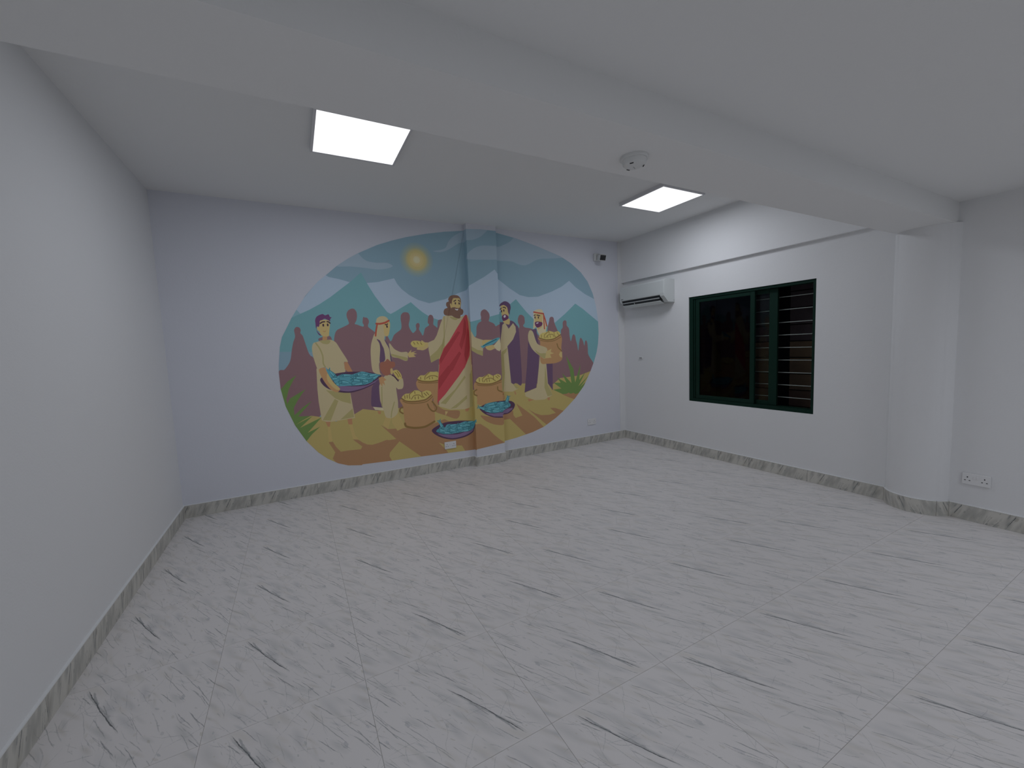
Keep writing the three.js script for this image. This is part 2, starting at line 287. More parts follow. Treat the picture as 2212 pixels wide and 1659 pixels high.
// ---------------------------------------------------------------- square LED panels on the ceiling
function panel(x, y, z, label) {
  const t = thing('ceiling_light', label, 'ceiling light', [x, y, z], undefined, 'square ceiling panels');
  const a = 0.298, b = 0.281, h = 0.034;
  part('frame', merge([box(-a, a, -h, 0, -a, -b), box(-a, a, -h, 0, b, a), box(-a, -b, -h, 0, -b, b), box(b, a, -h, 0, -b, b), box(-b, b, -0.006, 0, -b, b)]), M.alu, t);
  const glow = new THREE.MeshStandardMaterial({ color: lin(0.8, 0.8, 0.8), roughness: 0.6, emissive: lin(0.97, 0.985, 1.0), emissiveIntensity: 1.15 });
  part('diffuser', new THREE.BoxGeometry(2 * b - 0.001, 0.008, 2 * b - 0.001).translate(0, -h + 0.006, 0), glow, t);
  const l = new THREE.RectAreaLight(PANEL_LIGHT.color, PANEL_LIGHT.intensity, 2 * b - 0.01, 2 * b - 0.01);
  l.position.set(0, -h - 0.003, 0); l.rotation.x = -Math.PI / 2; l.castShadow = true; t.add(l);
  return t;
}
panel(0.006, H, 1.630, 'square white LED ceiling panel in front of the mural, left of the two');
panel(2.982, H, 1.588, 'square white LED ceiling panel nearest the window wall');
panel(0.006, HN, 5.60, 'square white LED ceiling panel of the near bay, towards the left wall');
panel(2.982, HN, 5.60, 'square white LED ceiling panel of the near bay, towards the right wall');

// ---------------------------------------------------------------- twin sockets
function socket(pos, turn, label) {
  const t = thing('wall_socket', label, 'socket', pos, undefined, 'twin wall sockets'); t.rotation.y = turn;
  part('plate', rbox(0.147, 0.087, 0.011, 0.004, 2).translate(0, 0, 0.0055), M.socket, t);
  for (const s of [-1, 1]) {
    const hole = (x, y, w, h) => part('pin_hole', new THREE.BoxGeometry(w, h, 0.001).translate(s * 0.044 + x, y, 0.0109), M.black, t);
    hole(0, 0.014, 0.0062, 0.0085); hole(-0.012, -0.011, 0.0085, 0.0052); hole(0.012, -0.011, 0.0085, 0.0052);
    part('rocker', rbox(0.011, 0.02, 0.004, 0.0015, 1).translate(s * 0.0095, 0.012, 0.0118), M.socket, t);
  }
}
socket([1.094, 0.306, 0.0022], 0, 'white twin wall socket set in the bottom of the mural');
socket([3.285, 0.329, 0.0004], 0, 'white twin wall socket on the lavender wall right of the mural');
socket([XR - 0.0004, 0.325, 3.690], -Math.PI / 2, 'white twin wall socket to the right of the round column');

// ---------------------------------------------------------------- little hooded cable outlet on the window wall
{
  const t = thing('cable_outlet', 'tiny white hooded cable outlet on the wall below the air conditioner', 'cable outlet', [XR, 1.238, 0.352]);
  part('body', rbox(0.016, 0.030, 0.062, 0.004, 2).translate(-0.008, 0, 0), M.white, t);
  part('hood', rbox(0.026, 0.006, 0.058, 0.0025, 2).translate(-0.013, 0.006, 0), M.white, t);
  part('cable_slot', new THREE.BoxGeometry(0.002, 0.006, 0.042).translate(-0.0158, -0.001, 0), M.black, t);
}

// what is printed on the mural
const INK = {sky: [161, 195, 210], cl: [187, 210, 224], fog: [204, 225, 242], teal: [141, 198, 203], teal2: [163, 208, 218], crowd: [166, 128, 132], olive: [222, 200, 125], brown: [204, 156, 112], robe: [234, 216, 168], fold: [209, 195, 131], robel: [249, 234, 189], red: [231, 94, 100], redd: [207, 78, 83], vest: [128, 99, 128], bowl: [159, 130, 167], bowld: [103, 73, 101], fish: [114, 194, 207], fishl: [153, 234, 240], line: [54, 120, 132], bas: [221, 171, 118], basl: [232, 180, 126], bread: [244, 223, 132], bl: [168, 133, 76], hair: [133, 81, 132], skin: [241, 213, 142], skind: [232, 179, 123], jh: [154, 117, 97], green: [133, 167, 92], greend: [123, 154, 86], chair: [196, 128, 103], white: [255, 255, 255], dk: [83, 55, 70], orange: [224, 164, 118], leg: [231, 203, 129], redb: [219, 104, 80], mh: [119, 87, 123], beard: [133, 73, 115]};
const PRINT = [   // [fill 0 / stroke 1, ink, rounded, stroke width in cm, x, y, x, y ... in cm along and up the wall]
  [0, 'cl', 1, 0, 15.9, 254, 22.3, 248.7, 27.2, 245.5, 36.8, 244.3, 47.5, 244.9, 54.2, 242, 49, 239.1, 38.1, 237.2, 23.3, 238.2, 10.6, 238.8, -5.9, 238.5, 2.9, 246.5],
  [0, 'cl', 1, 0, 101.5, 261.6, 111.2, 263.7, 117.6, 267.1, 121.1, 274.1, 128.9, 281.6, 142.3, 288.7, 148.8, 290.5, 167.3, 292.3, 176.7, 290.8, 171.4, 284.8, 165.6, 280.4, 156.7, 276.6, 147.2, 275.3, 134.8, 273.3, 123.8, 266.6, 117.4, 263.2, 111.1, 261.1, 105, 260.9],
  [0, 'cl', 1, 0, 148.7, 259.4, 156.1, 265.8, 165.1, 269.9, 174, 271.2, 200.1, 272.8, 209.7, 276.2, 218.3, 280.5, 229.6, 287.8, 259.7, 281.3, 301.1, 269, 298.9, 266, 278.9, 263.6, 265.5, 262.4, 256.3, 259.9, 247, 255, 239.3, 252.4, 230.5, 253, 219.6, 256, 199.2, 255.8, 148.9, 253.3],
  [0, 'fog', 0, 0, -16.9, 229.6, -12.4, 226.8, -2.8, 225.1, 7.3, 222.4, 22.1, 221.7, 37.1, 223.6, 54.7, 228.4, 57.9, 222.1, 62.3, 216.7, 70.4, 210.4, 80.7, 204.9, 93.3, 201.5, 112.1, 205.5, 95.4, 202.3, 113.1, 206.5, 129.3, 213.8, 145.1, 219.5, 149.4, 222.5, 169.9, 233.8, 184, 243.1, 187.2, 238.7, 199.9, 232.5, 215.6, 222, 230, 213.9, 242.6, 211.5, 258.2, 212.4, 279.9, 219.6, 296.8, 226.9, 309.8, 235.4, 321.1, 226.6, 337, 217.7, 358.1, 209.3, 366.7, 178.5, 365.5, 134.5, 211.1, 125.3, 86, 145.1, -66, 151.2, -56.4, 180.8],
  [0, 'teal2', 0, 0, -45.7, 194.2, -41.6, 188.8, -51, 184.1],
  [0, 'teal', 0, 0, -60.2, 179.2, -49.4, 185, -41.6, 188.8, -32.9, 193, -23.2, 198.7, -12.3, 206.2, -2.8, 213.8, 8.6, 222.9, 19.9, 233.1, 22.5, 227.5, 27.1, 218.3, 32.6, 208.5, 39.9, 197.7, 44.9, 190.9, 48.4, 189, 53.2, 191.4, 60.9, 196.1, 71.8, 202.4, 77.3, 197.2, 84.7, 191.1, 91.4, 186.8, 98.3, 183.8, 110.6, 179.9, 96.1, 144.7, -66, 151.2, -66.4, 164.4],
  [0, 'teal', 0, 0, 135.8, 178, 150.7, 179.5, 167.7, 183.6, 199.1, 191.3, 215, 201.8, 224.1, 208.4, 229.9, 202, 239, 192.3, 249.2, 183.3, 256.7, 174.1, 271.8, 173.9, 284.3, 178.1, 301.5, 190.1, 319.3, 204.2, 332.4, 196.9, 345.7, 188, 362.8, 176.7, 361.8, 140, 351.5, 110.1, 146.8, 124.3],
  [0, 'teal', 0, 0, 96.9, 183.6, 104.2, 181.8, 110.2, 179.4, 109.2, 161.5, 95.6, 161.9],
  [0, 'crowd', 1, 0, -65.9, 129.4, -60.1, 133.1, -55.8, 138.6, -53.7, 143.6, -51.9, 153, -50.2, 159.9, -48.1, 165.6, -48.3, 170, -48.4, 172.5, -47.1, 175, -45.3, 175.6, -43.4, 174.7, -42.5, 172.1, -43, 169.3, -41.2, 166.7, -39.9, 161.5, -38.6, 155.7, -37, 149.2, -35.3, 145.9, -33.1, 143.9, -26.8, 132.4, -27.7, 88.8, -46.5, 75.1, -68.8, 93.3],
  [0, 'crowd', 1, 0, -27, 162.2, -24.5, 164.4, -16, 165.8, -14.5, 160.8, -22.6, 157.1],
  [0, 'crowd', 1, 0, -12.1, 160.8, -10.6, 168, -8.2, 171.9, -3.1, 174.5, 0.8, 176.4, 3.8, 178.4, 3.6, 181.1, 2.4, 185, 2.3, 189, 4.1, 192.4, 7.4, 194.4, 10.2, 194.1, 12.3, 191.1, 12.6, 186.4, 11.6, 181.7, 9.8, 178.3, 12.3, 177.3, 17.9, 175.2, 19, 176.9, 17.9, 179.6, 18.9, 185.4, 20.5, 185, 22.8, 184.7, 24.3, 182.3, 24.4, 179.6, 23.3, 176.9, 23.7, 174.5, 26.9, 171.7, 31.2, 167.2, 40.9, 149.5, 43.3, 81.2, 33.3, 77.4, 2.8, 78.8, -22, 83.6, -7.6, 111.1, -15.5, 138.4],
  [0, 'crowd', 1, 0, 41.6, 165.4, 46.4, 158.5, 50.4, 165.2, 53.9, 168.2, 58.7, 171.8, 59.6, 176.9, 59.1, 183.1, 59.7, 187.6, 62.1, 190.4, 65, 191, 68.1, 190.2, 69.6, 187, 69.3, 182.5, 67.9, 177.4, 68.2, 174, 70, 169.9, 72.4, 167.3, 75.8, 170.4, 76.3, 172.7, 75.9, 175.6, 76.9, 177.9, 78.7, 178.7, 80.1, 177.8, 80.4, 175, 79.4, 171.5, 81.5, 167.4, 83.7, 164.2, 85.9, 170.8, 87.2, 173.1, 91, 175.4, 91.7, 177.2, 90.3, 178.9, 90.9, 184.2, 92, 187.1, 94.2, 188.2, 96.5, 186.8, 97.5, 183, 96.8, 177.1, 99.4, 174.5, 101.5, 173.3, 102.2, 179.4, 103.2, 181.8, 105.4, 182.4, 107.8, 181.2, 109.2, 161.5, 106.9, 122.1, 97, 79.7, 49.2, 81.3, 39.6, 85, 38.5, 135.2],
  [0, 'crowd', 1, 0, 142.1, 160.8, 151.8, 160.4, 155.2, 162.8, 156.1, 172.5, 158.7, 177.4, 162.8, 179.8, 162.3, 182.2, 162.7, 184.7, 162.2, 188.3, 163.4, 192, 166.9, 194.1, 170.3, 193.2, 173.5, 189.6, 174.3, 185.9, 173.5, 182.2, 173, 179.7, 177.7, 177.8, 180.4, 176, 182.4, 173.4, 187.4, 175.6, 203, 177.8, 231.1, 144.7, 228.9, 94.9, 143.3, 96.1, 139.2, 120.1],
  [0, 'crowd', 1, 0, 222.8, 169.5, 227.1, 171.1, 227.7, 174.4, 226, 178.5, 226, 183.3, 228.3, 187.8, 232.1, 188.2, 235.3, 185.8, 236.1, 181.7, 235.9, 177.6, 233.4, 174.3, 236.2, 171.8, 241.9, 170.9, 247.6, 169.2, 257.2, 160.6, 280.5, 134.3, 279, 93.5, 219.5, 97.3],
  [0, 'crowd', 1, 0, 271.4, 165.4, 274.6, 180.7, 275.8, 184.5, 278.9, 185.8, 281.9, 184.1, 283.2, 177.2, 288, 166.9, 292, 159.9, 281.3, 155],
  [0, 'crowd', 1, 0, 292, 159.9, 293.8, 167.6, 296.6, 171.1, 296.8, 177.1, 298, 179.7, 300.7, 181, 303.3, 179.3, 303.6, 173.6, 307.2, 169.2, 308, 159.5, 309.9, 151.6, 312.3, 157.7, 313.5, 160.3, 315.7, 161.1, 317.8, 158.5, 318.7, 153.1, 320.7, 146.8, 322.6, 137.8, 324, 146.7, 326, 154.7, 327.7, 156, 330.4, 152.8, 332, 149.2, 333.5, 144.6, 334.8, 150, 336.6, 152.2, 338.8, 149, 339.7, 140.8, 340, 132.6, 343.8, 126.1, 349.9, 116.6, 343.2, 106, 322.6, 101.4, 275.8, 92.9, 278.4, 160.2],
  [0, 'olive', 0, 0, -55.7, 74.4, -51.6, 82.8, -46.9, 83.8, -38.8, 83.7, -29.4, 81.1, -16.5, 74.9, 2.9, 80.8, 11.7, 85.4, 26.8, 82, 49.9, 82.6, 72.7, 77.4, 97.1, 81.5, 123.5, 74.8, 144.8, 96.4, 152.4, 96, 162.7, 86.9, 200.6, 90.1, 214, 100.1, 222.4, 98.1, 232.9, 97.8, 277.9, 93.5, 289.8, 101, 322.6, 102.3, 352.6, 109.5, 351.9, 84.5, 298.5, 44, 245.3, 19.9, 186, 20.4, 186, 17.9, 104.9, 13.1, 35.1, 16.6, 5, 17.4, -26.2, 26.4, -59, 61.8],
  [0, 'brown', 0, 0, 29.1, 65.7, 37, 59.7, 37.9, 59.6, 57.8, 58.4, 91.4, 59.8, 100.3, 61.5, 115, 59, 148.6, 53.2, 154.9, 53.2, 161.1, 48.7, 165.8, 45.1, 173.5, 36.5, 181.5, 29.3, 187.6, 24.6, 186.2, 22.5, 147.4, 19.7, 140, 17.8, 107.5, 18.5, 74, 19.7, 39.3, 20, 6.2, 20.7, -7.6, 23.2, -17.4, 27.3, -22.4, 35.4, -19.5, 41.8, -25.1, 53.6, -21.1, 53.7, -18.4, 47.8, -13.9, 41.6, -6.3, 41.8, 6.7, 41.2, 8.2, 44.1, -1, 53.2, 4.8, 52, 9.1, 48.2, 13.6, 45.4, 18.9, 44.3, 25.7, 45.4, 34.1, 47.5, 45.3, 47.3],
  [0, 'olive', 0, 0, 48.8, 43.9, 74.1, 21.1, 39.7, 21.3, 36.5, 28.6, 37.4, 32.6],
  [0, 'olive', 0, 0, 35.2, 58, 45.3, 47.1, 37.1, 46.9, 34.6, 47.9],
  [0, 'olive', 0, 0, 95.1, 35.7, 100.8, 32.7, 117.2, 28.8, 124.4, 27.7, 129, 19.5, 107.5, 19.3, 104.1, 24.9],
  [0, 'brown', 1, 0, 92.8, 82.3, 105.4, 74.2, 122.6, 71.6, 123.9, 66.7, 121.3, 62.6, 116.8, 62.4, 106.5, 67.2, 93, 73.8],
  [0, 'brown', 0, 0, 98.8, 62.1, 104.1, 63.2, 109.8, 59.6, 100.2, 59.4],
  [0, 'brown', 1, 0, 155.8, 63.4, 166.6, 61.1, 187.1, 57.2, 186.6, 48.1, 174.2, 50, 162.3, 56],
  [0, 'brown', 0, 0, 186.9, 59.6, 213.3, 63.2, 213.5, 57.3, 216.6, 53.2, 227.2, 55.3, 218.4, 72.3, 233.3, 61, 246.6, 50.1, 261.2, 34.3, 232.8, 27.7, 208.1, 52.9, 187.5, 52.2],
  [0, 'brown', 0, 0, 236.3, 62.8, 246.9, 56.1, 256.8, 52.3, 269, 51.4, 280.6, 52.7, 271.5, 60.8, 279.8, 59.9, 296.7, 53.2, 280.3, 43.9, 265.4, 37.7, 251.6, 49.5],
  [0, 'brown', 1, 0, 292.2, 78.2, 299.8, 79.8, 324.1, 78.5, 317.1, 70.1, 311.5, 69.7],
  [0, 'green', 0, 0, -65.6, 112.6, -58.3, 121, -50, 126.8, -53.8, 120.6, -57.8, 113.2, -60.5, 103.9, -63.9, 99.1],
  [0, 'green', 0, 0, -63.3, 92.7, -57.4, 103.6, -49.7, 108, -42.5, 112, -48.8, 104.7, -54.6, 95.6, -56.8, 89.3],
  [0, 'green', 0, 0, -66, 114.1, -57.8, 113.4, -60.8, 103.4, -60.2, 97, -54, 103.5, -45, 109.1, -50.2, 101.8, -54.8, 93.8, -54.8, 86.1, -46.2, 93.6, -37.6, 99.3, -45.3, 90.9, -51.5, 84.4, -40, 83.7, -47.8, 80, -54.4, 76.2, -38.2, 83.5, -50.7, 72.5, -30.1, 80.9, -44.2, 66.4, -32, 71.4, -40.2, 64.5, -46.7, 56.8, -56.3, 74.5, -63.1, 94.7],
  [0, 'green', 0, 0, 293.3, 78.1, 277.6, 85.6, 291.4, 86.3, 278.5, 95.2, 290.6, 94.3, 284.6, 102.2, 300.3, 93.5, 293.3, 107.8, 309, 92.4, 306.8, 110.4, 300.6, 132, 312.9, 112.8, 315.6, 92.8, 325.4, 118.3, 323, 95.9, 334, 106.5, 321, 87, 340.8, 101.9, 324.3, 85.8, 334.7, 92.3, 327.6, 82.8, 320.7, 77, 315, 76.2, 312.9, 78.2, 306.2, 77.4, 304.1, 79.4, 299.7, 78],
  [0, 'leg', 0, 0, -24.7, 71.2, -22.3, 70.9, -21.4, 54.4, -25.1, 54.3],
  [0, 'leg', 0, 0, -3.9, 70.9, -0.4, 70.5, 1.9, 57.3, 5.2, 52.5, -0.6, 53.3],
  [0, 'orange', 0, 0, -26.5, 76.1, -21.7, 75.5, -22.7, 70.2, -24.8, 70.5],
  [0, 'orange', 0, 0, -5, 76.9, -0.3, 76.4, -0.1, 69.8, -4.2, 70.3],
  [0, 'robe', 0, 0, -31, 132.7, -31.7, 111.3, -31.5, 98, -30, 77.9, -25.6, 75.7, -20.2, 75.2, -12.7, 75.6, -5.1, 76.2, 2.9, 76.5, 0.1, 104.5, -0.5, 105.1, -7.6, 111.1, -18.9, 125.3],
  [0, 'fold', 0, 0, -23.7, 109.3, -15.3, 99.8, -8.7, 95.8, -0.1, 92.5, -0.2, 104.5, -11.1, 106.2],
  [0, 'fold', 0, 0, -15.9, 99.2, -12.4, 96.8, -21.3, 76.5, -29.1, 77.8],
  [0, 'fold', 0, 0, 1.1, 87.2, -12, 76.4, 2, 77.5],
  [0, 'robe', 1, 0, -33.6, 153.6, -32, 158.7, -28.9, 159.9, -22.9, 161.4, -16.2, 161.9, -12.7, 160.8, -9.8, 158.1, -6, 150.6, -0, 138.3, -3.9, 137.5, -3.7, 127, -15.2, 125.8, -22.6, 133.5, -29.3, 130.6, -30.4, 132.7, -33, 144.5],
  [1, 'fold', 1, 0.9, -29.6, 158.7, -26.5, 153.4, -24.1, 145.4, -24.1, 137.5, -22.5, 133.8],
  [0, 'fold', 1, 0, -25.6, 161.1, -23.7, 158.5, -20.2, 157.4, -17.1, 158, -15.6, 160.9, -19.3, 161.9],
  [0, 'skind', 0, 0, -22.5, 166.9, -18.2, 166.8, -18.6, 162.3, -20.5, 161.3, -23.2, 161.7],
  [0, 'orange', 0, 0, -3.9, 137.5, -0.7, 138.1, 4.2, 126.9, -0.8, 127.2, -3.7, 130.4],
  [0, 'skin', 1, 0, -26.2, 176.1, -24, 181.8, -19.5, 182.8, -15.4, 181.8, -14.8, 177.9, -16.2, 168.8, -17.2, 165.5, -22, 165.6, -24.2, 167.6, -25.5, 170.9, -26.6, 171.5, -27.3, 173.5, -27.1, 175.4],
  [0, 'hair', 1, 0, -28.4, 182.5, -27, 185.7, -23.9, 187.7, -20.9, 188.6, -18.6, 187.3, -15.5, 188.3, -14.2, 185.7, -12.7, 185.1, -14.1, 183.4, -14.5, 181.2, -16.5, 182.5, -19.4, 183.8, -21.9, 182.5, -24.1, 181.5, -24.6, 178, -25.7, 175.4, -27.1, 176.1, -28, 172.8, -26.4, 169.6, -23.7, 166.6, -25.7, 167, -27.6, 170.3, -28.4, 175.4, -28.4, 178.7],
  [1, 'dk', 1, 0.8, -23.8, 179.1, -21.8, 180.4, -19.7, 180.7],
  [1, 'dk', 1, 0.8, -17.3, 180.8, -15.8, 180.4, -14.6, 179.2],
  [1, 'dk', 0, 1.0, -21.2, 177.8, -21.2, 176.5],
  [1, 'dk', 0, 1.0, -17, 178, -16.9, 176.8],
  [1, 'skind', 1, 0.6, -21.6, 170.9, -20.4, 170.5, -19.5, 171],
  [0, 'bowld', 1, 0, -28.4, 120.4, -25.1, 123.8, -15.8, 125.8, -0.2, 127.1, 19.1, 125.9, 31.5, 122.3, 33.5, 119.7, 30.4, 115.4, 22, 110.4, 11.2, 106.5, 0.1, 104.5, -11.1, 106, -20.1, 109.8, -25.8, 114.6],
  [0, 'bowl', 1, 0, -14.9, 113.4, 1.9, 111.3, 18.1, 111.4, 32, 118.4, 29, 115.1, 21.4, 111.2, 11.3, 107.8, 0.2, 106, -9.1, 107.5, -16.3, 110.5],
  [0, 'fish', 1, 0, -19.1, 123.4, -21.6, 130.8, -19.2, 129.7, -18.1, 132.6, -17.6, 127.2, -13, 122.9, -6.6, 125.2, 2.8, 124.2, 8, 125.3, 13.9, 126.6, 22.9, 123.9, 32.9, 122, 25.2, 118.2, 23.6, 114.8, 14.8, 111.9, 1.9, 112, -11.9, 112.8, -14.7, 116.4, -16.3, 119.8],
  [0, 'line', 1, 0, 5.6, 123, 7.2, 124.3, 10.5, 124.8, 14.7, 124.3, 16, 124.1, 17.9, 125.5, 17.2, 123.9, 18.1, 122.4, 16, 123.5, 14.7, 123.1, 10.7, 122.1, 7.4, 122],
  [0, 'fish', 1, 0, 5.9, 123, 7.3, 124.1, 10.5, 124.5, 14.6, 124.1, 16, 123.9, 17.6, 125, 16.8, 123.9, 17.7, 122.8, 16, 123.7, 14.7, 123.3, 10.6, 122.4, 7.4, 122.3],
  [1, 'fishl', 1, 0.5, 9.4, 123.9, 11.7, 124.1, 14.3, 124],
  [1, 'line', 1, 0.35, 8.1, 124, 8.9, 123.2, 8.3, 122.4],
  [1, 'line', 1, 0.6, 7.1, 123.3, 7.2, 123.3],
  [0, 'line', 1, 0, 23.1, 121.8, 21.1, 120.9, 17.7, 121.6, 13.9, 123.4, 12.7, 124.1, 10.5, 123.3, 11.6, 124.6, 11.1, 126.3, 12.9, 124.6, 14.2, 124.6, 18.4, 124.2, 21.6, 123.3],
  [0, 'fish', 1, 0, 22.8, 121.9, 21, 121.3, 17.8, 121.9, 14, 123.6, 12.8, 124.2, 10.9, 123.6, 12, 124.5, 11.4, 125.8, 12.8, 124.5, 14.1, 124.4, 18.3, 124, 21.5, 123.1],
  [1, 'fishl', 1, 0.5, 19.2, 122.1, 16.8, 122.6, 14.3, 123.6],
  [1, 'line', 1, 0.35, 20.3, 121.6, 19.7, 122.6, 20.6, 123.2],
  [1, 'line', 1, 0.6, 21.5, 122, 21.4, 122],
  [0, 'line', 1, 0, -12.2, 121.3, -14.5, 121.7, -16.8, 124.3, -18.5, 128.4, -19, 129.8, -21.3, 130.4, -19.4, 130.9, -18.5, 132.9, -18.4, 130.2, -17.3, 129.4, -14.2, 126.6, -12.2, 123.7],
  [0, 'fish', 1, 0, -12.5, 121.6, -14.3, 122, -16.4, 124.6, -18.3, 128.6, -18.8, 129.9, -20.7, 130.4, -19.2, 130.7, -18.7, 132.3, -18.6, 130.1, -17.5, 129.2, -14.5, 126.3, -12.6, 123.6],
  [1, 'fishl', 1, 0.5, -15.2, 124, -16.8, 125.9, -18, 128.4],
  [1, 'line', 1, 0.35, -14.7, 122.9, -14.4, 124.1, -13.2, 124.2],
  [1, 'line', 1, 0.6, -13.4, 122.5, -13.5, 122.5],
  [0, 'line', 1, 0, -9.7, 123.4, -7.5, 124.8, -3.5, 125.1, 1.6, 124.1, 3.2, 123.7, 5.7, 125.2, 4.7, 123.4, 5.7, 121.6, 3.2, 123, 1.6, 122.6, -3.5, 121.9, -7.5, 122],
  [0, 'fish', 1, 0, -9.2, 123.3, -7.4, 124.5, -3.5, 124.7, 1.6, 123.8, 3.2, 123.5, 5.3, 124.7, 4.3, 123.4, 5.2, 122, 3.2, 123.2, 1.6, 122.9, -3.5, 122.2, -7.4, 122.3],
  [1, 'fishl', 1, 0.5, -4.9, 124.1, -2, 124.1, 1.2, 123.7],
  [1, 'line', 1, 0.35, -6.4, 124.4, -5.5, 123.4, -6.4, 122.4],
  [1, 'line', 1, 0.6, -7.7, 123.6, -7.6, 123.6],
  [0, 'line', 1, 0, 1.3, 121.3, 4.7, 122.3, 10.4, 121.4, 17.4, 118.6, 19.6, 117.7, 23.5, 118.5, 21.6, 116.9, 22.6, 114.5, 19.4, 117, 17, 117, 9.7, 117.7, 4, 119.2],
  [0, 'fish', 1, 0, 1.9, 121.2, 4.8, 121.9, 10.3, 120.9, 17.3, 118.4, 19.6, 117.5, 22.7, 118.2, 21, 117, 22.1, 115.2, 19.5, 117.2, 17.1, 117.3, 9.7, 118.2, 4.3, 119.6],
  [1, 'fishl', 1, 0.5, 8.2, 120.7, 12.3, 119.9, 16.7, 118.3],
  [1, 'line', 1, 0.35, 6.2, 121.5, 7.2, 120, 5.8, 119.3],
  [1, 'line', 1, 0.6, 4.2, 121, 4.3, 121],
  [0, 'line', 1, 0, 17, 120.8, 19.1, 122.4, 23.1, 123, 28.4, 122.6, 30.1, 122.4, 32.5, 124, 31.6, 122.3, 32.8, 120.6, 30.2, 121.8, 28.6, 121.3, 23.4, 120, 19.3, 119.8],
  [0, 'fish', 1, 0, 17.4, 120.8, 19.2, 122.1, 23.2, 122.7, 28.4, 122.4, 30.1, 122.2, 32.1, 123.5, 31.2, 122.2, 32.3, 121.1, 30.2, 121.9, 28.5, 121.5, 23.4, 120.4, 19.4, 120.1],
  [1, 'fishl', 1, 0.5, 21.7, 121.9, 24.7, 122.3, 28, 122.2],
  [1, 'line', 1, 0.35, 20.3, 122, 21.2, 121.2, 20.4, 120.3],
  [1, 'line', 1, 0.6, 19, 121.2, 19.1, 121.2],
  [0, 'line', 1, 0, -19.6, 120.4, -18.1, 121.8, -15.4, 122.1, -11.9, 121.1, -10.9, 120.7, -9.1, 122.1, -9.8, 120.4, -9.2, 118.5, -10.8, 120, -11.9, 119.6, -15.4, 118.9, -18.2, 119],
  [0, 'fish', 1, 0, -19.3, 120.4, -18, 121.5, -15.3, 121.7, -11.9, 120.8, -10.9, 120.5, -9.4, 121.7, -10.1, 120.3, -9.5, 119, -10.8, 120.2, -12, 119.8, -15.4, 119.2, -18, 119.3],
  [1, 'fishl', 1, 0.5, -16.4, 121.1, -14.4, 121.2, -12.2, 120.7],
  [1, 'line', 1, 0.35, -17.3, 121.4, -16.7, 120.4, -17.3, 119.4],
  [1, 'line', 1, 0.6, -18.2, 120.6, -18.2, 120.6],
  [0, 'line', 1, 0, 0.7, 118.3, 2.8, 119.4, 6.4, 118.9, 10.7, 117.2, 12, 116.6, 14.5, 117.6, 13.3, 116, 13.9, 114.1, 12, 115.9, 10.5, 115.8, 5.9, 115.9, 2.4, 116.7],
  [0, 'fish', 1, 0, 1.1, 118.2, 2.9, 119, 6.4, 118.6, 10.7, 117, 12, 116.4, 14, 117.2, 12.9, 116.1, 13.6, 114.6, 12, 116.1, 10.5, 116, 5.9, 116.2, 2.6, 117],
  [1, 'fishl', 1, 0.5, 5, 118.2, 7.5, 117.8, 10.2, 116.9],
  [1, 'line', 1, 0.35, 3.7, 118.7, 4.4, 117.6, 3.5, 116.9],
  [1, 'line', 1, 0.6, 2.5, 118.2, 2.5, 118.2],
  [0, 'line', 1, 0, -11.4, 117.2, -9, 118.6, -5.1, 118.2, -0.5, 116, 0.9, 115.2, 3.5, 116.6, 2.2, 114.5, 2.7, 112, 0.7, 114.3, -0.9, 114.2, -5.8, 114.1, -9.6, 115.1],
  [0, 'fish', 1, 0, -10.9, 117.1, -8.9, 118.2, -5.2, 117.7, -0.6, 115.6, 0.8, 114.9, 3, 116, 1.8, 114.6, 2.4, 112.7, 0.8, 114.6, -0.8, 114.4, -5.7, 114.6, -9.4, 115.5],
  [1, 'fishl', 1, 0.5, -6.7, 117.2, -4, 116.8, -1.1, 115.5],
  [1, 'line', 1, 0.35, -8, 117.8, -7.4, 116.3, -8.4, 115.4],
  [1, 'line', 1, 0.6, -9.4, 117.1, -9.3, 117.1],
  [0, 'line', 1, 0, 22.7, 115.6, 20.8, 114.4, 17.7, 114.6, 14, 116, 12.8, 116.6, 10.7, 115.5, 11.7, 117.1, 11.2, 118.9, 12.9, 117.2, 14.1, 117.5, 18.1, 117.7, 21.2, 117.1],
  [0, 'fish', 1, 0, 22.4, 115.6, 20.8, 114.7, 17.8, 114.9, 14, 116.3, 12.8, 116.8, 11.1, 115.8, 12.1, 117, 11.4, 118.4, 12.9, 117.1, 14.1, 117.2, 18, 117.3, 21.1, 116.8],
  [1, 'fishl', 1, 0.5, 18.9, 115.4, 16.7, 115.6, 14.3, 116.4],
  [1, 'line', 1, 0.35, 20, 115, 19.5, 116.1, 20.3, 116.8],
  [1, 'line', 1, 0.6, 21.1, 115.6, 21, 115.6],
  [0, 'line', 1, 0, 22.1, 116.1, 22.9, 118.3, 25.5, 120, 29.4, 120.9, 30.7, 121.1, 31.6, 123.4, 31.8, 121.4, 33.3, 120, 31, 120.5, 30.1, 119.6, 27, 117, 24.2, 115.7],
  [0, 'fish', 1, 0, 22.4, 116.3, 23.1, 118.1, 25.7, 119.6, 29.5, 120.7, 30.7, 121, 31.6, 122.8, 31.5, 121.2, 32.8, 120.3, 30.9, 120.7, 30, 119.8, 26.8, 117.4, 24.1, 116.1],
  [1, 'fishl', 1, 0.5, 25, 118.6, 26.9, 119.7, 29.3, 120.4],
  [1, 'line', 1, 0.35, 23.9, 118.3, 24.9, 117.7, 24.8, 116.5],
  [1, 'line', 1, 0.6, 23.4, 117.1, 23.4, 117.2],
  [0, 'line', 1, 0, -14.9, 115, -14, 116, -12.6, 115.9, -11, 114.7, -10.6, 114.3, -9.5, 115.2, -10.1, 113.9, -10.1, 112.4, -10.7, 113.8, -11.2, 113.6, -13.1, 113.4, -14.4, 113.9],
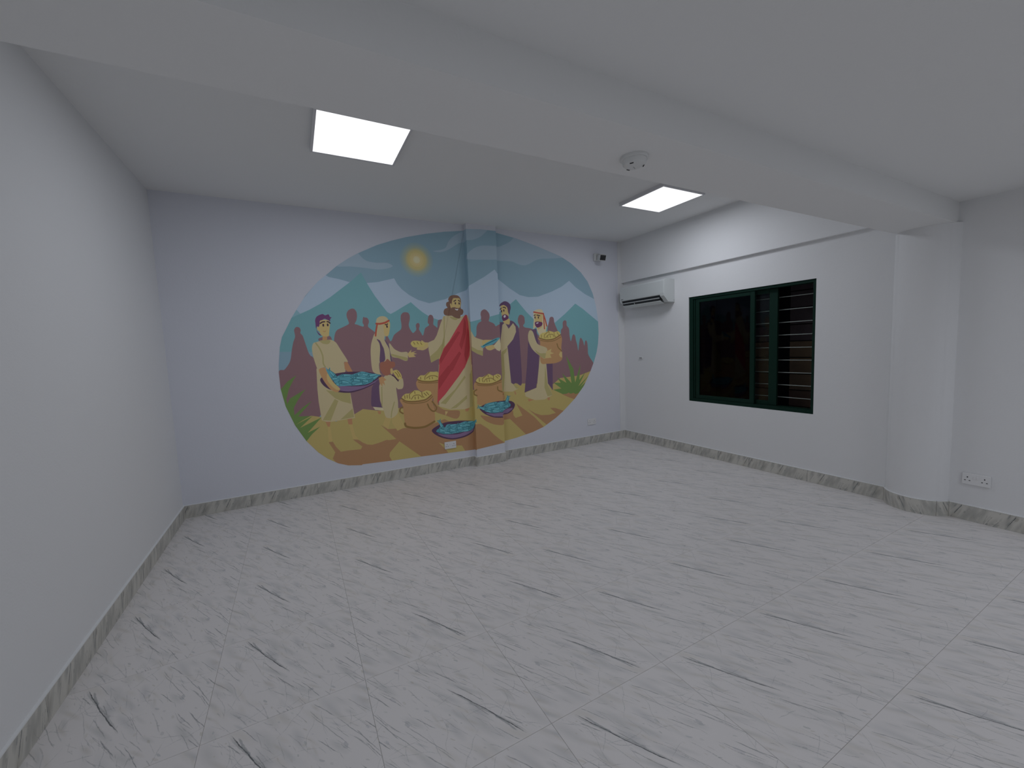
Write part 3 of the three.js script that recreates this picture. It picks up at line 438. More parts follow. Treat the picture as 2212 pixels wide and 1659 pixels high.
  [0, 'fish', 1, 0, -14.8, 115, -14, 115.8, -12.6, 115.6, -11.1, 114.5, -10.6, 114.1, -9.7, 114.8, -10.3, 113.9, -10.1, 112.8, -10.6, 113.9, -11.2, 113.7, -13, 113.7, -14.3, 114.1],
  [1, 'fishl', 1, 0.5, -13.2, 115.2, -12.3, 115, -11.2, 114.4],
  [1, 'line', 1, 0.35, -13.6, 115.5, -13.5, 114.7, -14, 114.1],
  [1, 'line', 1, 0.6, -14.2, 115.1, -14.2, 115],
  [0, 'line', 1, 0, 17.4, 114.3, 15.3, 112.5, 11.1, 111.9, 5.7, 112.5, 4.1, 112.7, 1.7, 110.9, 2.6, 112.9, 1.4, 114.8, 4, 113.4, 5.6, 114.1, 10.8, 115.3, 15, 115.6],
  [0, 'fish', 1, 0, 17, 114.3, 15.1, 112.8, 11, 112.3, 5.7, 112.7, 4.1, 112.9, 2.1, 111.5, 3, 113, 1.9, 114.3, 4, 113.2, 5.6, 113.8, 10.8, 114.9, 14.9, 115.2],
  [1, 'fishl', 1, 0.5, 12.5, 113.1, 9.5, 112.7, 6.1, 112.9],
  [1, 'line', 1, 0.35, 14.1, 112.9, 13, 113.9, 13.9, 115],
  [1, 'line', 1, 0.6, 15.3, 113.9, 15.2, 113.9],
  [0, 'skind', 1, 0, -28.7, 131.2, -22.9, 133.2, -21.7, 129.5, -19.1, 123.4, -15.3, 116.4, -9.9, 109.6, -13, 106.1, -18.3, 108.9, -22.7, 115, -26.4, 122.5],
  [0, 'skin', 1, 0, -21.2, 126.8, -19.1, 123.4, -15.3, 116.4, -9.9, 109.6, -13.4, 108.9, -18.5, 114, -21.7, 120.2],
  [0, 'robe', 1, 0, 32, 179.5, 33, 183.7, 36.5, 186.1, 40.6, 186.4, 43.9, 185, 45.7, 181.5, 46.3, 179.8, 42.1, 178.1, 40.4, 173.2, 40.5, 165.6, 39.9, 160.7, 44, 155, 46.1, 145.1, 45.5, 135.9, 33.1, 135.9, 32.4, 124.7, 33.9, 121.8, 25.1, 125.9, 23.9, 143.3, 25.1, 155.6, 28.4, 165.2, 31.4, 170.6],
  [0, 'skin', 1, 0, 39.8, 177.4, 46.3, 180, 46.8, 175.3, 45.5, 168.3, 43.9, 164.7, 40.5, 164.8, 39.7, 171.9],
  [1, 'redb', 1, 1.3, 32.1, 178.3, 36, 178.1, 41.5, 179.3, 45.8, 181.5],
  [1, 'redb', 1, 1.1, 33.1, 178, 31.4, 170.6, 30.5, 165.1],
  [1, 'dk', 1, 0.7, 41.7, 177.4, 43, 177, 44.2, 177.9],
  [1, 'dk', 0, 1.0, 43.4, 175.6, 43.5, 174.4],
  [0, 'vest', 1, 0, 31.5, 161.2, 34.7, 159.6, 37, 153.9, 38.5, 149.6, 38.9, 138, 33.1, 135.9, 34.4, 149.8, 33.9, 156.7],
  [0, 'vest', 1, 0, 39.7, 160.7, 43.3, 156.1, 45.6, 147.9, 46.4, 137, 45, 136.7, 44.3, 149.4, 41.3, 156.5],
  [0, 'vest', 1, 0, 23.3, 109.3, 30.5, 116.4, 30.1, 101, 30.2, 92.5, 33.6, 87.2, 32.5, 85, 23.1, 86.7, 20.8, 89.2, 21.8, 101.7],
  [0, 'robel', 0, 0, 22.3, 86.8, 33.8, 84.5, 33.9, 81.3, 24.5, 83],
  [0, 'orange', 0, 0, 26.8, 81.7, 30.5, 80.9, 30.3, 77.7, 27.9, 78],
  [0, 'robe', 1, 0, 44.7, 156.4, 49.9, 149.9, 56.7, 146.1, 64.5, 145.4, 63.1, 135.8, 54.1, 139.1, 46.2, 142.3],
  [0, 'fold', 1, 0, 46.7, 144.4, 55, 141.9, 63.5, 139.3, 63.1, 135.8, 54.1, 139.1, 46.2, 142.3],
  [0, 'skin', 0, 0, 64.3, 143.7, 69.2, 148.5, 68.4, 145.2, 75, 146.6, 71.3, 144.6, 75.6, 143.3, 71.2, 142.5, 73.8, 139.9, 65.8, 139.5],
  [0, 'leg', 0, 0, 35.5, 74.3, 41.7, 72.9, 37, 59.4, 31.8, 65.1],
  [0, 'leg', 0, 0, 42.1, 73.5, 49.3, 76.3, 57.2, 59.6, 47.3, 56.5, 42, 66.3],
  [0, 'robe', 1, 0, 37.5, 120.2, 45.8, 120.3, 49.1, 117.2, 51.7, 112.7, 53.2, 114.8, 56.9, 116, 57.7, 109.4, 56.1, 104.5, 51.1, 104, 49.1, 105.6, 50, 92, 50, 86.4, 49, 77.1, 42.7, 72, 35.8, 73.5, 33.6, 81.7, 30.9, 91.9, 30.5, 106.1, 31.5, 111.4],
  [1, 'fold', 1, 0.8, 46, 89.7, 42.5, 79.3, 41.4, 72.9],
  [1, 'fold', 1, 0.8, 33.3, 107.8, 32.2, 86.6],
  [0, 'chair', 1, 0, 32.9, 131.7, 34.1, 135.5, 38.6, 136.3, 41.5, 139, 44.8, 136.1, 48.9, 135.1, 49.5, 130.8, 46.4, 128.1, 45, 123.9, 40.3, 120.5, 36.3, 121.7, 33.2, 126.8],
  [0, 'skin', 1, 0, 44.1, 127.5, 46, 128.1, 47, 124.5, 45.6, 121.4, 44, 122.6],
  [0, 'bread', 1, 0, 47, 125.2, 51.8, 125.8, 55.7, 120.4, 55.8, 115.7, 51.9, 115.5, 48, 120.9],
  [1, 'bl', 1, 0.5, 48.9, 123.7, 51.2, 121, 52.4, 117.7],
  [1, 'bl', 1, 0.5, 51.4, 124.6, 53.3, 121.6, 54.5, 118.3],
  [1, 'dk', 1, 0.7, 45.5, 120.3, 47.8, 118.7, 51.7, 113.5],
  [0, 'skind', 0, 0, 30.6, 118.5, 34.8, 119.8, 38.9, 115.5, 36.1, 114.6, 37, 109.5, 34.4, 112.3, 34.1, 108.3, 31.5, 112.1],
  [0, 'bas', 1, 0, 74.1, 112.4, 98.1, 111.3, 97.1, 81.8, 91.4, 83.8, 90.5, 92.3, 74.8, 101.4],
  [0, 'bread', 1, 0, 74.2, 114.4, 77.9, 118, 82.8, 118, 88, 121.4, 93.6, 121.2, 99.3, 120.4, 98.8, 110.9, 85.2, 110.3, 76.2, 111.7],
  [1, 'bl', 1, 0.55, 82.8, 112.8, 83.4, 116.6, 88.6, 121.1],
  [1, 'bl', 1, 0.55, 84.7, 114.1, 89.1, 116.5, 94.8, 116.5, 98.3, 114.8],
  [1, 'bl', 1, 0.55, 77.8, 115.9, 78, 113.5],
  [1, 'bl', 1, 0.55, 88.3, 114.8, 88.5, 113.1],
  [1, 'bl', 1, 0.55, 91.8, 114.9, 92.1, 113.2],
  [1, 'bl', 1, 1.0, 74.2, 113.4, 78.9, 111.2, 88.7, 109.9, 98.4, 110.6],
  [1, 'bl', 1, 0.6, 74.7, 110.6, 79.5, 109.1, 88.6, 108.2, 98.3, 108.2],
  [0, 'bas', 1, 0, 54.4, 92.9, 55.3, 83.3, 56.2, 65.5, 57.2, 60.6, 67.2, 57.1, 79.8, 56.8, 91.2, 61.2, 92.3, 72.4, 90.5, 86.7, 89.3, 93.8],
  [0, 'bread', 1, 0, 54.6, 93.9, 58.9, 97.9, 63.7, 98.2, 68.6, 100.9, 74.1, 100.7, 78.1, 98.3, 83.8, 99.9, 88.7, 98.1, 89.3, 94.5, 83.2, 90.2, 69.9, 89.1, 59.8, 90.2],
  [1, 'bl', 1, 0.55, 63.9, 92, 63.6, 96.8, 68.6, 100.6],
  [1, 'bl', 1, 0.55, 65.6, 91.2, 68.9, 95, 75.1, 95.1, 78.4, 92],
  [1, 'bl', 1, 0.55, 78.1, 98.3, 78.6, 94.1, 80.5, 91.9],
  [1, 'bl', 1, 0.55, 58.1, 96, 58.2, 92.6],
  [1, 'bl', 1, 0.55, 60.8, 96.4, 60.8, 93],
  [1, 'bl', 1, 0.55, 69.9, 99.7, 70.1, 97.3],
  [1, 'bl', 1, 0.55, 69.9, 93.5, 70, 90.8],
  [1, 'bl', 1, 0.55, 73.7, 93.5, 73.8, 90.8],
  [1, 'bl', 1, 0.55, 80.8, 97, 83.5, 93.7],
  [1, 'bl', 1, 0.55, 83.7, 97.8, 86.3, 94.5],
  [1, 'bl', 1, 1.0, 54.6, 92.9, 59.7, 89.4, 69.8, 87.9, 81.8, 89, 89.3, 93.8],
  [1, 'bl', 1, 0.6, 55.7, 89.8, 60.3, 87.3, 69.7, 85.8, 83, 86.7, 90.8, 91.9],
  [1, 'bl', 1, 1.1, 84.3, 83.5, 86.1, 78.7, 89.4, 74.9, 93, 74.5, 94.9, 78.5, 90.1, 86],
  [1, 'bl', 1, 1.1, 54.9, 83, 52.2, 81.6, 51.6, 78.3, 54.8, 75.6],
  [1, 'bl', 1, 1.6, 56.4, 63.7, 57.9, 60.1, 67.3, 57.2, 79.8, 57.1, 91.4, 61.9],
  [0, 'bas', 1, 0, 151.7, 105.9, 152.4, 84.8, 153.3, 77.6, 170.8, 75.8, 200, 78.6, 200.9, 86.8, 199.2, 103.3],
  [0, 'bread', 1, 0, 151.9, 107.4, 156.3, 111.4, 161.4, 111.4, 169.3, 114.5, 175.3, 112, 181.5, 113.7, 186.4, 111.3, 184.7, 106.6, 172.2, 102.7, 156.8, 104.2],
  [1, 'bl', 1, 0.55, 161.1, 105.2, 160.9, 109.1, 167.5, 113.7],
  [1, 'bl', 1, 0.55, 162.8, 105, 165.5, 108.4, 172.5, 109, 175.5, 107.3],
  [1, 'bl', 1, 0.55, 175.7, 112, 175.9, 107.2, 178.4, 105.5],
  [1, 'bl', 1, 0.55, 156.2, 109.8, 156.5, 105.9],
  [1, 'bl', 1, 0.55, 166.4, 107.5, 166.7, 104.7],
  [1, 'bl', 1, 0.55, 169.8, 107.7, 170.1, 104.9],
  [1, 'bl', 1, 0.55, 168.4, 113.3, 168.7, 110.9],
  [1, 'bl', 1, 0.55, 179.2, 111, 182.1, 108.4],
  [1, 'bl', 1, 0.55, 181.4, 112.4, 184.4, 109.8],
  [1, 'bl', 1, 1.0, 151.8, 105.5, 157.6, 102.9, 172.1, 101.8, 186.4, 105.7],
  [1, 'bl', 1, 0.6, 152.9, 102.3, 158.3, 100.7, 172, 100, 186.8, 103.2],
  [1, 'bl', 1, 1.1, 181.1, 97.3, 182.7, 92.3, 199.5, 86.5],
  [1, 'bl', 1, 1.1, 152.2, 96.1, 149.1, 94.4, 148.9, 90.6, 152.2, 88.7],
  [0, 'robe', 0, 0, 148.9, 167.8, 152.5, 161, 156.4, 159.1, 164.3, 156.7, 162.6, 137.2, 155.4, 140.1, 147.3, 145],
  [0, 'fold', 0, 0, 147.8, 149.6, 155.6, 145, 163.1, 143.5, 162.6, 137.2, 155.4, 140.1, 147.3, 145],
  [0, 'skin', 1, 0, 163.6, 156.4, 172.5, 156.8, 177.3, 156.1, 168.8, 152, 162.7, 150.9],
  [0, 'fish', 1, 0, 160.4, 148.8, 163.3, 150.3, 169.6, 153.8, 176.7, 156.7, 183.8, 159.2, 187.4, 158.6, 182.9, 154.7, 175.7, 150.5, 167.3, 149.2, 164.2, 147],
  [1, 'line', 1, 0.7, 164, 149.6, 172.3, 153.1, 182.3, 157.2],
  [0, 'skin', 1, 0, 75.4, 149, 79.1, 147.6, 83.3, 147.2, 88.9, 150.3, 89.2, 155.6, 85.6, 156.3, 81.6, 158.8, 80.9, 156.4],
  [0, 'bread', 1, 0, 68.7, 155.3, 71, 158.1, 76.3, 158.4, 81.5, 157, 85.4, 154.5, 83.5, 151.5, 78.2, 151.3, 75.8, 150.4, 71.2, 151.5],
  [1, 'bl', 1, 0.5, 72.1, 156.7, 73.4, 154.3],
  [1, 'bl', 1, 0.5, 76.2, 156.8, 77.5, 154.5],
  [1, 'bl', 1, 0.5, 80.3, 156.1, 81.6, 153.8],
  [0, 'robe', 0, 0, 100.6, 129.4, 146.9, 127.3, 146.2, 96.9, 144, 75.5, 130.3, 72.4, 112.1, 74, 98.4, 79.4, 98.6, 107.1],
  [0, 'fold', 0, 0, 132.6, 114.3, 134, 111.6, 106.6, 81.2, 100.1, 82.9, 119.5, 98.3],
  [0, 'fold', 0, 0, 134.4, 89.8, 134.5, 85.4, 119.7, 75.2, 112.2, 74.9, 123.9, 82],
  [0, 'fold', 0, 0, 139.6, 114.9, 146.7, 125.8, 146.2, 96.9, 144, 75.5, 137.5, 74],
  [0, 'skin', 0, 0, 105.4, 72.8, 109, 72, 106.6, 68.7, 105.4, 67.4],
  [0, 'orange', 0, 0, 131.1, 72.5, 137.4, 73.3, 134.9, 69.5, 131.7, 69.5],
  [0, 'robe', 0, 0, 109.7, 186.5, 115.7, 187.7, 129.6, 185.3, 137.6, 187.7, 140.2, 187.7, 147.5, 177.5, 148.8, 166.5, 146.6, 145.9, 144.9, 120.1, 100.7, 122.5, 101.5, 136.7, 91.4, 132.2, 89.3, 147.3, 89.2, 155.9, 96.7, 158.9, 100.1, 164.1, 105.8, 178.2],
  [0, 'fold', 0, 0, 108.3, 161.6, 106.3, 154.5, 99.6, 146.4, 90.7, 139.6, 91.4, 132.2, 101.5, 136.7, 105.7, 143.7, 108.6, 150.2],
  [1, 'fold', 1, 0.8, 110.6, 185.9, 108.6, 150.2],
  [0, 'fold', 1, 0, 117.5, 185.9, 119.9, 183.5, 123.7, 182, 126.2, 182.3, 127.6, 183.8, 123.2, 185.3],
  [0, 'red', 0, 0, 136.8, 187.4, 138.2, 188.3, 139.5, 188, 142.9, 166.9, 142.9, 148.4, 140.2, 137.4, 135.7, 128.3, 131.3, 120.6, 134.8, 126.1, 125.7, 114.4, 116.1, 103.6, 106.5, 93, 98, 85.3, 96.3, 83, 98.8, 110.6, 101.2, 128, 101.4, 134.9, 105.7, 143.7, 107.8, 148.4, 115.2, 156.6, 125.7, 172.1],
  [0, 'redd', 0, 0, 136.1, 184.1, 137.8, 179.2, 137.8, 167, 130.7, 145.8, 127.8, 152, 133.2, 167.1],
  [0, 'redd', 0, 0, 126.8, 168.4, 129.9, 167.1, 118.8, 151.7, 103, 130.1, 102, 134.9, 108.4, 147.8],
  [0, 'redd', 0, 0, 127.4, 144.1, 129.8, 141.5, 117.7, 121.4, 108.8, 122],
  [0, 'redd', 0, 0, 112.2, 127.3, 120.7, 126.9, 98.8, 99.3, 99.3, 113.4],
  [0, 'redd', 0, 0, 139.4, 173.1, 142.5, 163.8, 142.1, 148.5, 135.8, 130.2, 133.7, 139.5],
  [0, 'jh', 1, 0, 116.8, 206.7, 119.5, 210.3, 124, 211.6, 129.1, 211.1, 132.2, 208.2, 133, 203.4, 132.2, 196.2, 134.7, 194.4, 135.3, 191.4, 133.7, 188.3, 131.7, 187.7, 130.9, 184.7, 128.9, 183.7, 123.8, 185, 120.1, 187.1, 115.7, 187, 111.4, 188, 110.2, 191.2, 111.7, 194.8, 115.3, 196.6, 113.9, 199, 114.4, 202.5, 117.3, 204],
  [0, 'skin', 1, 0, 121.4, 203.8, 123.2, 207.7, 127, 208.1, 130.9, 207.9, 132, 205.2, 132.2, 201.6, 131.3, 197.1, 127.7, 196.3, 123.9, 197.3, 121.3, 197.3],
  [0, 'skin', 1, 0, 118.6, 200.8, 120.3, 201.5, 121.2, 197.3, 119.7, 196.2],
  [1, 'dk', 1, 0.7, 123.8, 204.2, 126.3, 205.6],
  [1, 'dk', 1, 0.7, 129.6, 205.5, 131.3, 204.3],
  [1, 'dk', 0, 1.0, 125.6, 202.3, 125.6, 201.3],
  [1, 'dk', 0, 1.0, 130.4, 202.3, 130.5, 201.2],
  [0, 'white', 1, 0, 124.6, 195.5, 126.9, 194.9, 129, 195.3, 127.9, 193.4, 125.6, 194],
  [0, 'vest', 1, 0, 199.3, 176.2, 204.8, 179.4, 214, 181, 219.5, 179.3, 224, 174.4, 226.5, 167.8, 227.5, 149, 228.1, 98.7, 219.6, 99.6, 211.7, 101.2, 208.8, 147.9, 199.1, 154.7],
  [0, 'robe', 0, 0, 202.7, 175.4, 206.6, 178.6, 211.7, 170.5, 218.5, 177.7, 222, 172.8, 222.4, 166.3, 217.5, 156.6, 208.8, 147.9, 210, 133.3, 212.2, 100.3, 223.1, 92, 213.5, 88.5, 199.7, 89.7, 187.3, 106.1, 199.4, 141, 178.7, 145.8, 180.7, 151.6, 199.1, 154.7, 201, 165.9],
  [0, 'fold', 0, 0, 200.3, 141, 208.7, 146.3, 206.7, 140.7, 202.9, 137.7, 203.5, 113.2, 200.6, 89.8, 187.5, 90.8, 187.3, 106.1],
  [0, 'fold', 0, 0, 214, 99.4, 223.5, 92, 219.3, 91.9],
  [0, 'skin', 1, 0, 166.7, 148.2, 171.1, 149.7, 178, 150.1, 180.7, 146.9, 174.2, 143.8, 169.1, 144.8],
  [0, 'robel', 0, 0, 178, 149.3, 187.2, 158.5, 187.8, 148.2, 186.4, 142, 182.1, 143.7],
  [0, 'skin', 1, 0, 204, 180.2, 213.2, 183.4, 213.1, 176.1, 207.5, 177],
  [0, 'skin', 1, 0, 201.3, 199.3, 205.9, 200.7, 210.3, 198.6, 213.7, 193.8, 212.8, 189, 211.4, 182.6, 204.9, 180.2, 202.9, 185.8],
  [0, 'mh', 1, 0, 199.5, 198.8, 201.4, 202.4, 207, 205.4, 211.5, 204.6, 215, 201.8, 215.9, 197, 214.6, 193, 213.7, 188.6, 212, 191.4, 210.7, 197.8, 205.9, 200.7, 201.3, 199.4],
  [0, 'beard', 1, 0, 203.2, 187, 207.1, 189, 211.7, 186.7, 211.4, 183.2, 204.9, 180.4, 202.8, 183.4],
  [0, 'white', 1, 0, 205, 186.4, 206.6, 188, 208.4, 187, 207.4, 185, 205.6, 184.8],
  [1, 'dk', 1, 0.8, 200.8, 195.1, 202.1, 196.7],
  [1, 'dk', 1, 0.8, 204.8, 197.7, 207.1, 197.9, 208.4, 196.6],
  [1, 'dk', 0, 1.0, 202.2, 193.7, 202.3, 192.1],
  [1, 'dk', 0, 1.0, 205.8, 194.5, 205.9, 193],
  [1, 'orange', 0, 1.2, 217.2, 87.7, 218, 84.9],
  [0, 'vest', 0, 0, 267.7, 122.8, 278, 122.3, 276.8, 84.8, 268.7, 96],
  [0, 'robe', 0, 0, 258.1, 135.3, 266.7, 122, 267.7, 122.3, 269.2, 94.6, 276.3, 78.3, 262.7, 73.3, 247.6, 73.9, 233.1, 80.4, 232.2, 84.7, 251.3, 90.9, 255.4, 118.4],
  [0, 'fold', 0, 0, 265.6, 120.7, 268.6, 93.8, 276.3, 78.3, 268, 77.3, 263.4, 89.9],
  [0, 'vest', 0, 0, 245.7, 168.4, 253.6, 170.1, 255.8, 152.3, 256.1, 133.7, 255.4, 118.4, 250.3, 90.6, 231.7, 85.6, 236.8, 119.5, 240.1, 152.7, 244.1, 165.9],
  [0, 'robel', 0, 0, 249.8, 192.4, 253.6, 194.9, 258.6, 195.8, 263.6, 195.4, 266.3, 190, 270.8, 174.8, 268.6, 164.6, 259.1, 158.9, 255.4, 165.7, 253.7, 172.4, 248.4, 169.2, 250.1, 181.6],
  [0, 'skin', 0, 0, 251.5, 189.9, 264.3, 189.1, 262.8, 172.3, 256.5, 168.2, 251.9, 177.5],
  [1, 'redb', 0, 1.2, 250.6, 192, 257.4, 190.9, 265.3, 190, 268.1, 182.4, 270.4, 173.5],
  [1, 'redb', 0, 1.1, 265.8, 190, 266.1, 179, 266.5, 169.8],
  [0, 'beard', 1, 0, 251.7, 178.1, 255.9, 179.5, 263.1, 178.2, 262.3, 174, 255.6, 171.4, 252.3, 174],
  [0, 'white', 1, 0, 253.7, 177.4, 255.9, 178.4, 257.7, 177.9, 254.8, 176.4],
  [1, 'dk', 1, 0.75, 250.9, 187.6, 252.7, 188.3],
  [1, 'dk', 1, 0.8, 255.3, 188.1, 257.8, 187.6, 259.7, 187],
  [1, 'dk', 0, 1.0, 252.1, 185.6, 252.2, 184.1],
  [1, 'dk', 0, 1.0, 257.4, 185.6, 257.5, 184.1],
  [0, 'bas', 1, 0, 257, 157.3, 292, 160.8, 293.4, 142.5, 294.2, 127.6, 285.3, 122.8, 269.7, 122.1, 258.7, 125, 258.8, 152.2],
  [0, 'bread', 1, 0, 257.9, 160.2, 262.3, 163.9, 267.4, 164.7, 273.5, 166.8, 281.7, 165.1, 289, 166, 292.2, 161.6, 281.4, 156.5, 269, 155.1, 259, 157.1],
  [1, 'bl', 1, 0.5, 266, 157.1, 266.2, 161.3, 273.5, 166.3],
  [1, 'bl', 1, 0.5, 268.1, 157.4, 272.3, 161.2, 279.5, 161.9, 281.5, 158.4],
  [1, 'bl', 1, 0.5, 281.7, 164.8, 282.6, 160.1, 284.6, 158.3],
  [1, 'bl', 1, 0.5, 261.2, 161.4, 261.5, 158],
  [1, 'bl', 1, 0.5, 271.2, 159.9, 271.6, 157.3],
  [1, 'bl', 1, 0.5, 275.3, 160.3, 275.7, 157.7],
  [1, 'bl', 1, 0.5, 286.9, 164.3, 289.4, 160.8],
  [1, 'bl', 1, 0.5, 273.5, 165.4, 273.9, 163.3],
  [1, 'bl', 1, 1, 257.8, 157.3, 269, 154.6, 281.4, 155.8, 292.5, 161.2],
  [1, 'bl', 1, 0.6, 259.4, 154.3, 269.9, 152.4, 282.3, 153.4, 293.2, 158.1],
  [1, 'bl', 1, 1, 286.3, 148.8, 288.2, 143.5, 293.3, 139],
  [0, 'robe', 1, 0, 240.3, 161, 242.2, 166.8, 245.2, 168, 248.5, 165, 254.7, 149.8, 269.5, 142.9, 266.5, 129.3, 256.1, 134.5, 246.5, 142.5, 241.1, 152.7],
  [0, 'fold', 1, 0, 256.1, 134.5, 250.4, 141.5, 258.2, 137, 267.7, 136.1, 266.5, 129.3],
  [0, 'skin', 0, 0, 268.4, 139.1, 276.9, 142.4, 275.5, 138, 280.8, 136, 274.3, 134.6, 276.4, 130, 266, 129.6],
  [0, 'skin', 0, 0, 294.5, 137.2, 291.1, 137.3, 288.9, 133.9, 290.9, 130.4, 294.2, 129.3],
  [0, 'orange', 0, 0, 236.4, 76.8, 245.6, 74.7, 237.7, 72.9],
  [0, 'orange', 0, 0, 267.7, 75.6, 271.8, 75.4, 270.9, 71.6, 268.3, 71.9],
  [0, 'bowld', 1, 0, 155, 73.5, 162.2, 76.7, 179.8, 79, 201.8, 77.8, 212, 75.8, 216.4, 71.2, 213.3, 64.8, 204.7, 60, 187.1, 60.2, 186.8, 57.3, 174.4, 58.9, 163.3, 63.8, 156.7, 69.4],
  [0, 'bowl', 0, 0, 163, 65.9, 174.6, 63.8, 187.1, 64.1, 212.5, 67.4, 212.4, 65.4, 204.8, 61.2, 187, 61.2, 186.7, 58.7, 174.5, 60.2, 165, 64.1],
  [0, 'fish', 1, 0, 151.6, 72.9, 156.5, 73.2, 153.3, 77.2, 158.6, 73.5, 164, 77.3, 172.7, 78.5, 178.8, 77.4, 186.9, 77.9, 200.8, 76.1, 205.8, 84.3, 206.7, 79.6, 209.7, 83.7, 207.3, 75.4, 210.1, 71.8, 205, 67.4, 186.3, 65, 174.7, 64.5, 163.5, 67.5, 158.5, 71.2],
  [0, 'line', 1, 0, 203.3, 72.2, 201.8, 74.7, 202.6, 77.9, 205.5, 81.2, 206.6, 82.3, 205.1, 84.9, 207.5, 83.2, 210.4, 83.1, 207.6, 82, 207.7, 80.5, 207.3, 76.2, 205.9, 73.2],
  [0, 'fish', 1, 0, 203.4, 72.5, 202.3, 74.5, 203.1, 77.7, 205.9, 81.1, 206.9, 82.2, 205.7, 84.4, 207.3, 82.9, 209.6, 83, 207.3, 82.1, 207.3, 80.7, 206.8, 76.4, 205.4, 73.5],
  [1, 'fishl', 1, 0.5, 203.6, 76.2, 204.4, 78.5, 205.9, 80.7],
  [1, 'line', 1, 0.35, 202.8, 75.3, 204.5, 75.4, 205.6, 74.3],
  [1, 'line', 1, 0.6, 203.6, 73.8, 203.6, 73.9],
  [0, 'line', 1, 0, 180.3, 77.4, 178, 75.5, 173.3, 74.8, 167.3, 75.4, 165.4, 75.7, 162.9, 73.8, 163.7, 75.9, 162.2, 77.8, 165.3, 76.4, 167, 77, 172.7, 78.5, 177.4, 78.6],
  [0, 'fish', 1, 0, 179.7, 77.4, 177.8, 75.9, 173.3, 75.2, 167.3, 75.7, 165.4, 75.9, 163.3, 74.4, 164.2, 76, 162.8, 77.3, 165.3, 76.3, 167.1, 76.8, 172.8, 78, 177.3, 78.3],
  [1, 'fishl', 1, 0.5, 174.8, 76.1, 171.4, 75.7, 167.7, 75.9],
  [1, 'line', 1, 0.35, 176.5, 75.9, 175.4, 77, 176.1, 78.1],
  [1, 'line', 1, 0.6, 177.9, 76.9, 177.8, 76.9],
  [0, 'line', 1, 0, 202.9, 75.1, 201.3, 73.9, 187.5, 75.3, 184.5, 76.8, 183.6, 77.4, 181.9, 76.3, 182.8, 77.9, 182.4, 79.6, 183.7, 78, 184.7, 78.2, 199.2, 77.1, 201.8, 76.6],
  [0, 'fish', 1, 0, 202.6, 75.1, 201.3, 74.2, 187.5, 75.6, 184.5, 77, 183.6, 77.5, 182.2, 76.7, 183, 77.8, 182.6, 79.1, 183.7, 77.8, 184.7, 77.9, 199.1, 76.8, 201.6, 76.3],
  [1, 'fishl', 1, 0.5, 199.8, 75, 186.7, 76.3, 184.9, 77.1],
  [1, 'line', 1, 0.35, 200.7, 74.5, 200.3, 75.6, 200.9, 76.3],
  [1, 'line', 1, 0.6, 201.6, 75, 201.5, 75],
  [0, 'line', 1, 0, 210.2, 71.1, 208.5, 68.8, 204.9, 68.3, 200.3, 69.7, 187.5, 71.5, 185.6, 69.3, 186.2, 71.9, 185, 74.6, 187.4, 72.5, 200, 71.9, 204.4, 73.2, 208.1, 73],
  [0, 'fish', 1, 0, 209.9, 71, 208.4, 69.2, 204.8, 68.9, 200.2, 70, 187.5, 71.7, 185.9, 69.9, 186.6, 71.9, 185.5, 73.9, 187.4, 72.1, 200.1, 71.5, 204.5, 72.6, 208, 72.6],
  [1, 'fishl', 1, 0.5, 206.1, 69.8, 203.5, 69.7, 200.6, 70.3],
  [1, 'line', 1, 0.35, 207.5, 69.5, 206.5, 71, 207.1, 72.4],
  [1, 'line', 1, 0.6, 208.4, 70.6, 208.4, 70.6],
  [0, 'line', 1, 0, 182.8, 73.9, 180, 71.9, 174.3, 71.3, 167.1, 72.2, 164.8, 72.6, 161.7, 70.6, 162.8, 72.9, 161.1, 74.9, 164.7, 73.4, 166.9, 73.9, 173.8, 75.2, 179.5, 75.4],
  [0, 'fish', 1, 0, 182.2, 73.9, 179.7, 72.4, 174.2, 71.8, 167.1, 72.5, 164.9, 72.7, 162.2, 71.2, 163.4, 72.9, 161.8, 74.4, 164.8, 73.1, 166.9, 73.6, 173.9, 74.7, 179.4, 75],
  [1, 'fishl', 1, 0.5, 176.2, 72.7, 172.2, 72.4, 167.6, 72.7],
  [1, 'line', 1, 0.35, 178.3, 72.4, 176.9, 73.6, 178, 74.7],
  [1, 'line', 1, 0.6, 180, 73.5, 179.9, 73.5],
  [0, 'line', 1, 0, 165.8, 69.9, 163, 68.7, 159.3, 69.8, 155.2, 72.9, 154, 73.9, 151.1, 72.8, 152.8, 74.8, 152.8, 77.4, 154.3, 74.7, 155.9, 74.7, 160.8, 73.9, 164.4, 72.4],
  [0, 'fish', 1, 0, 165.3, 70.1, 163, 69.2, 159.4, 70.3, 155.3, 73.2, 154.1, 74.1, 151.7, 73.3, 153.2, 74.7, 152.9, 76.6, 154.2, 74.5, 155.8, 74.4, 160.6, 73.5, 164.1, 72],
  [1, 'fishl', 1, 0.5, 161, 70.6, 158.4, 71.5, 155.8, 73.2],
  [1, 'line', 1, 0.35, 162.2, 69.8, 161.9, 71.4, 163.1, 72.2],
  [1, 'line', 1, 0.6, 163.8, 70.3, 163.7, 70.3],
  [0, 'line', 1, 0, 187, 70.2, 184.8, 68.4, 180.3, 68, 174.6, 68.8, 172.8, 69.2, 170.3, 67.4, 171.1, 69.5, 169.7, 71.5, 172.6, 70, 174.3, 70.5, 179.9, 71.6, 184.3, 71.6],
  [0, 'fish', 1, 0, 186.5, 70.2, 184.6, 68.8, 180.3, 68.4, 174.5, 69.1, 172.8, 69.4, 170.7, 68, 171.7, 69.5, 170.3, 71, 172.7, 69.7, 174.4, 70.2, 179.9, 71.1, 184.2, 71.3],
  [1, 'fishl', 1, 0.5, 181.8, 69.2, 178.6, 68.9, 175, 69.3],
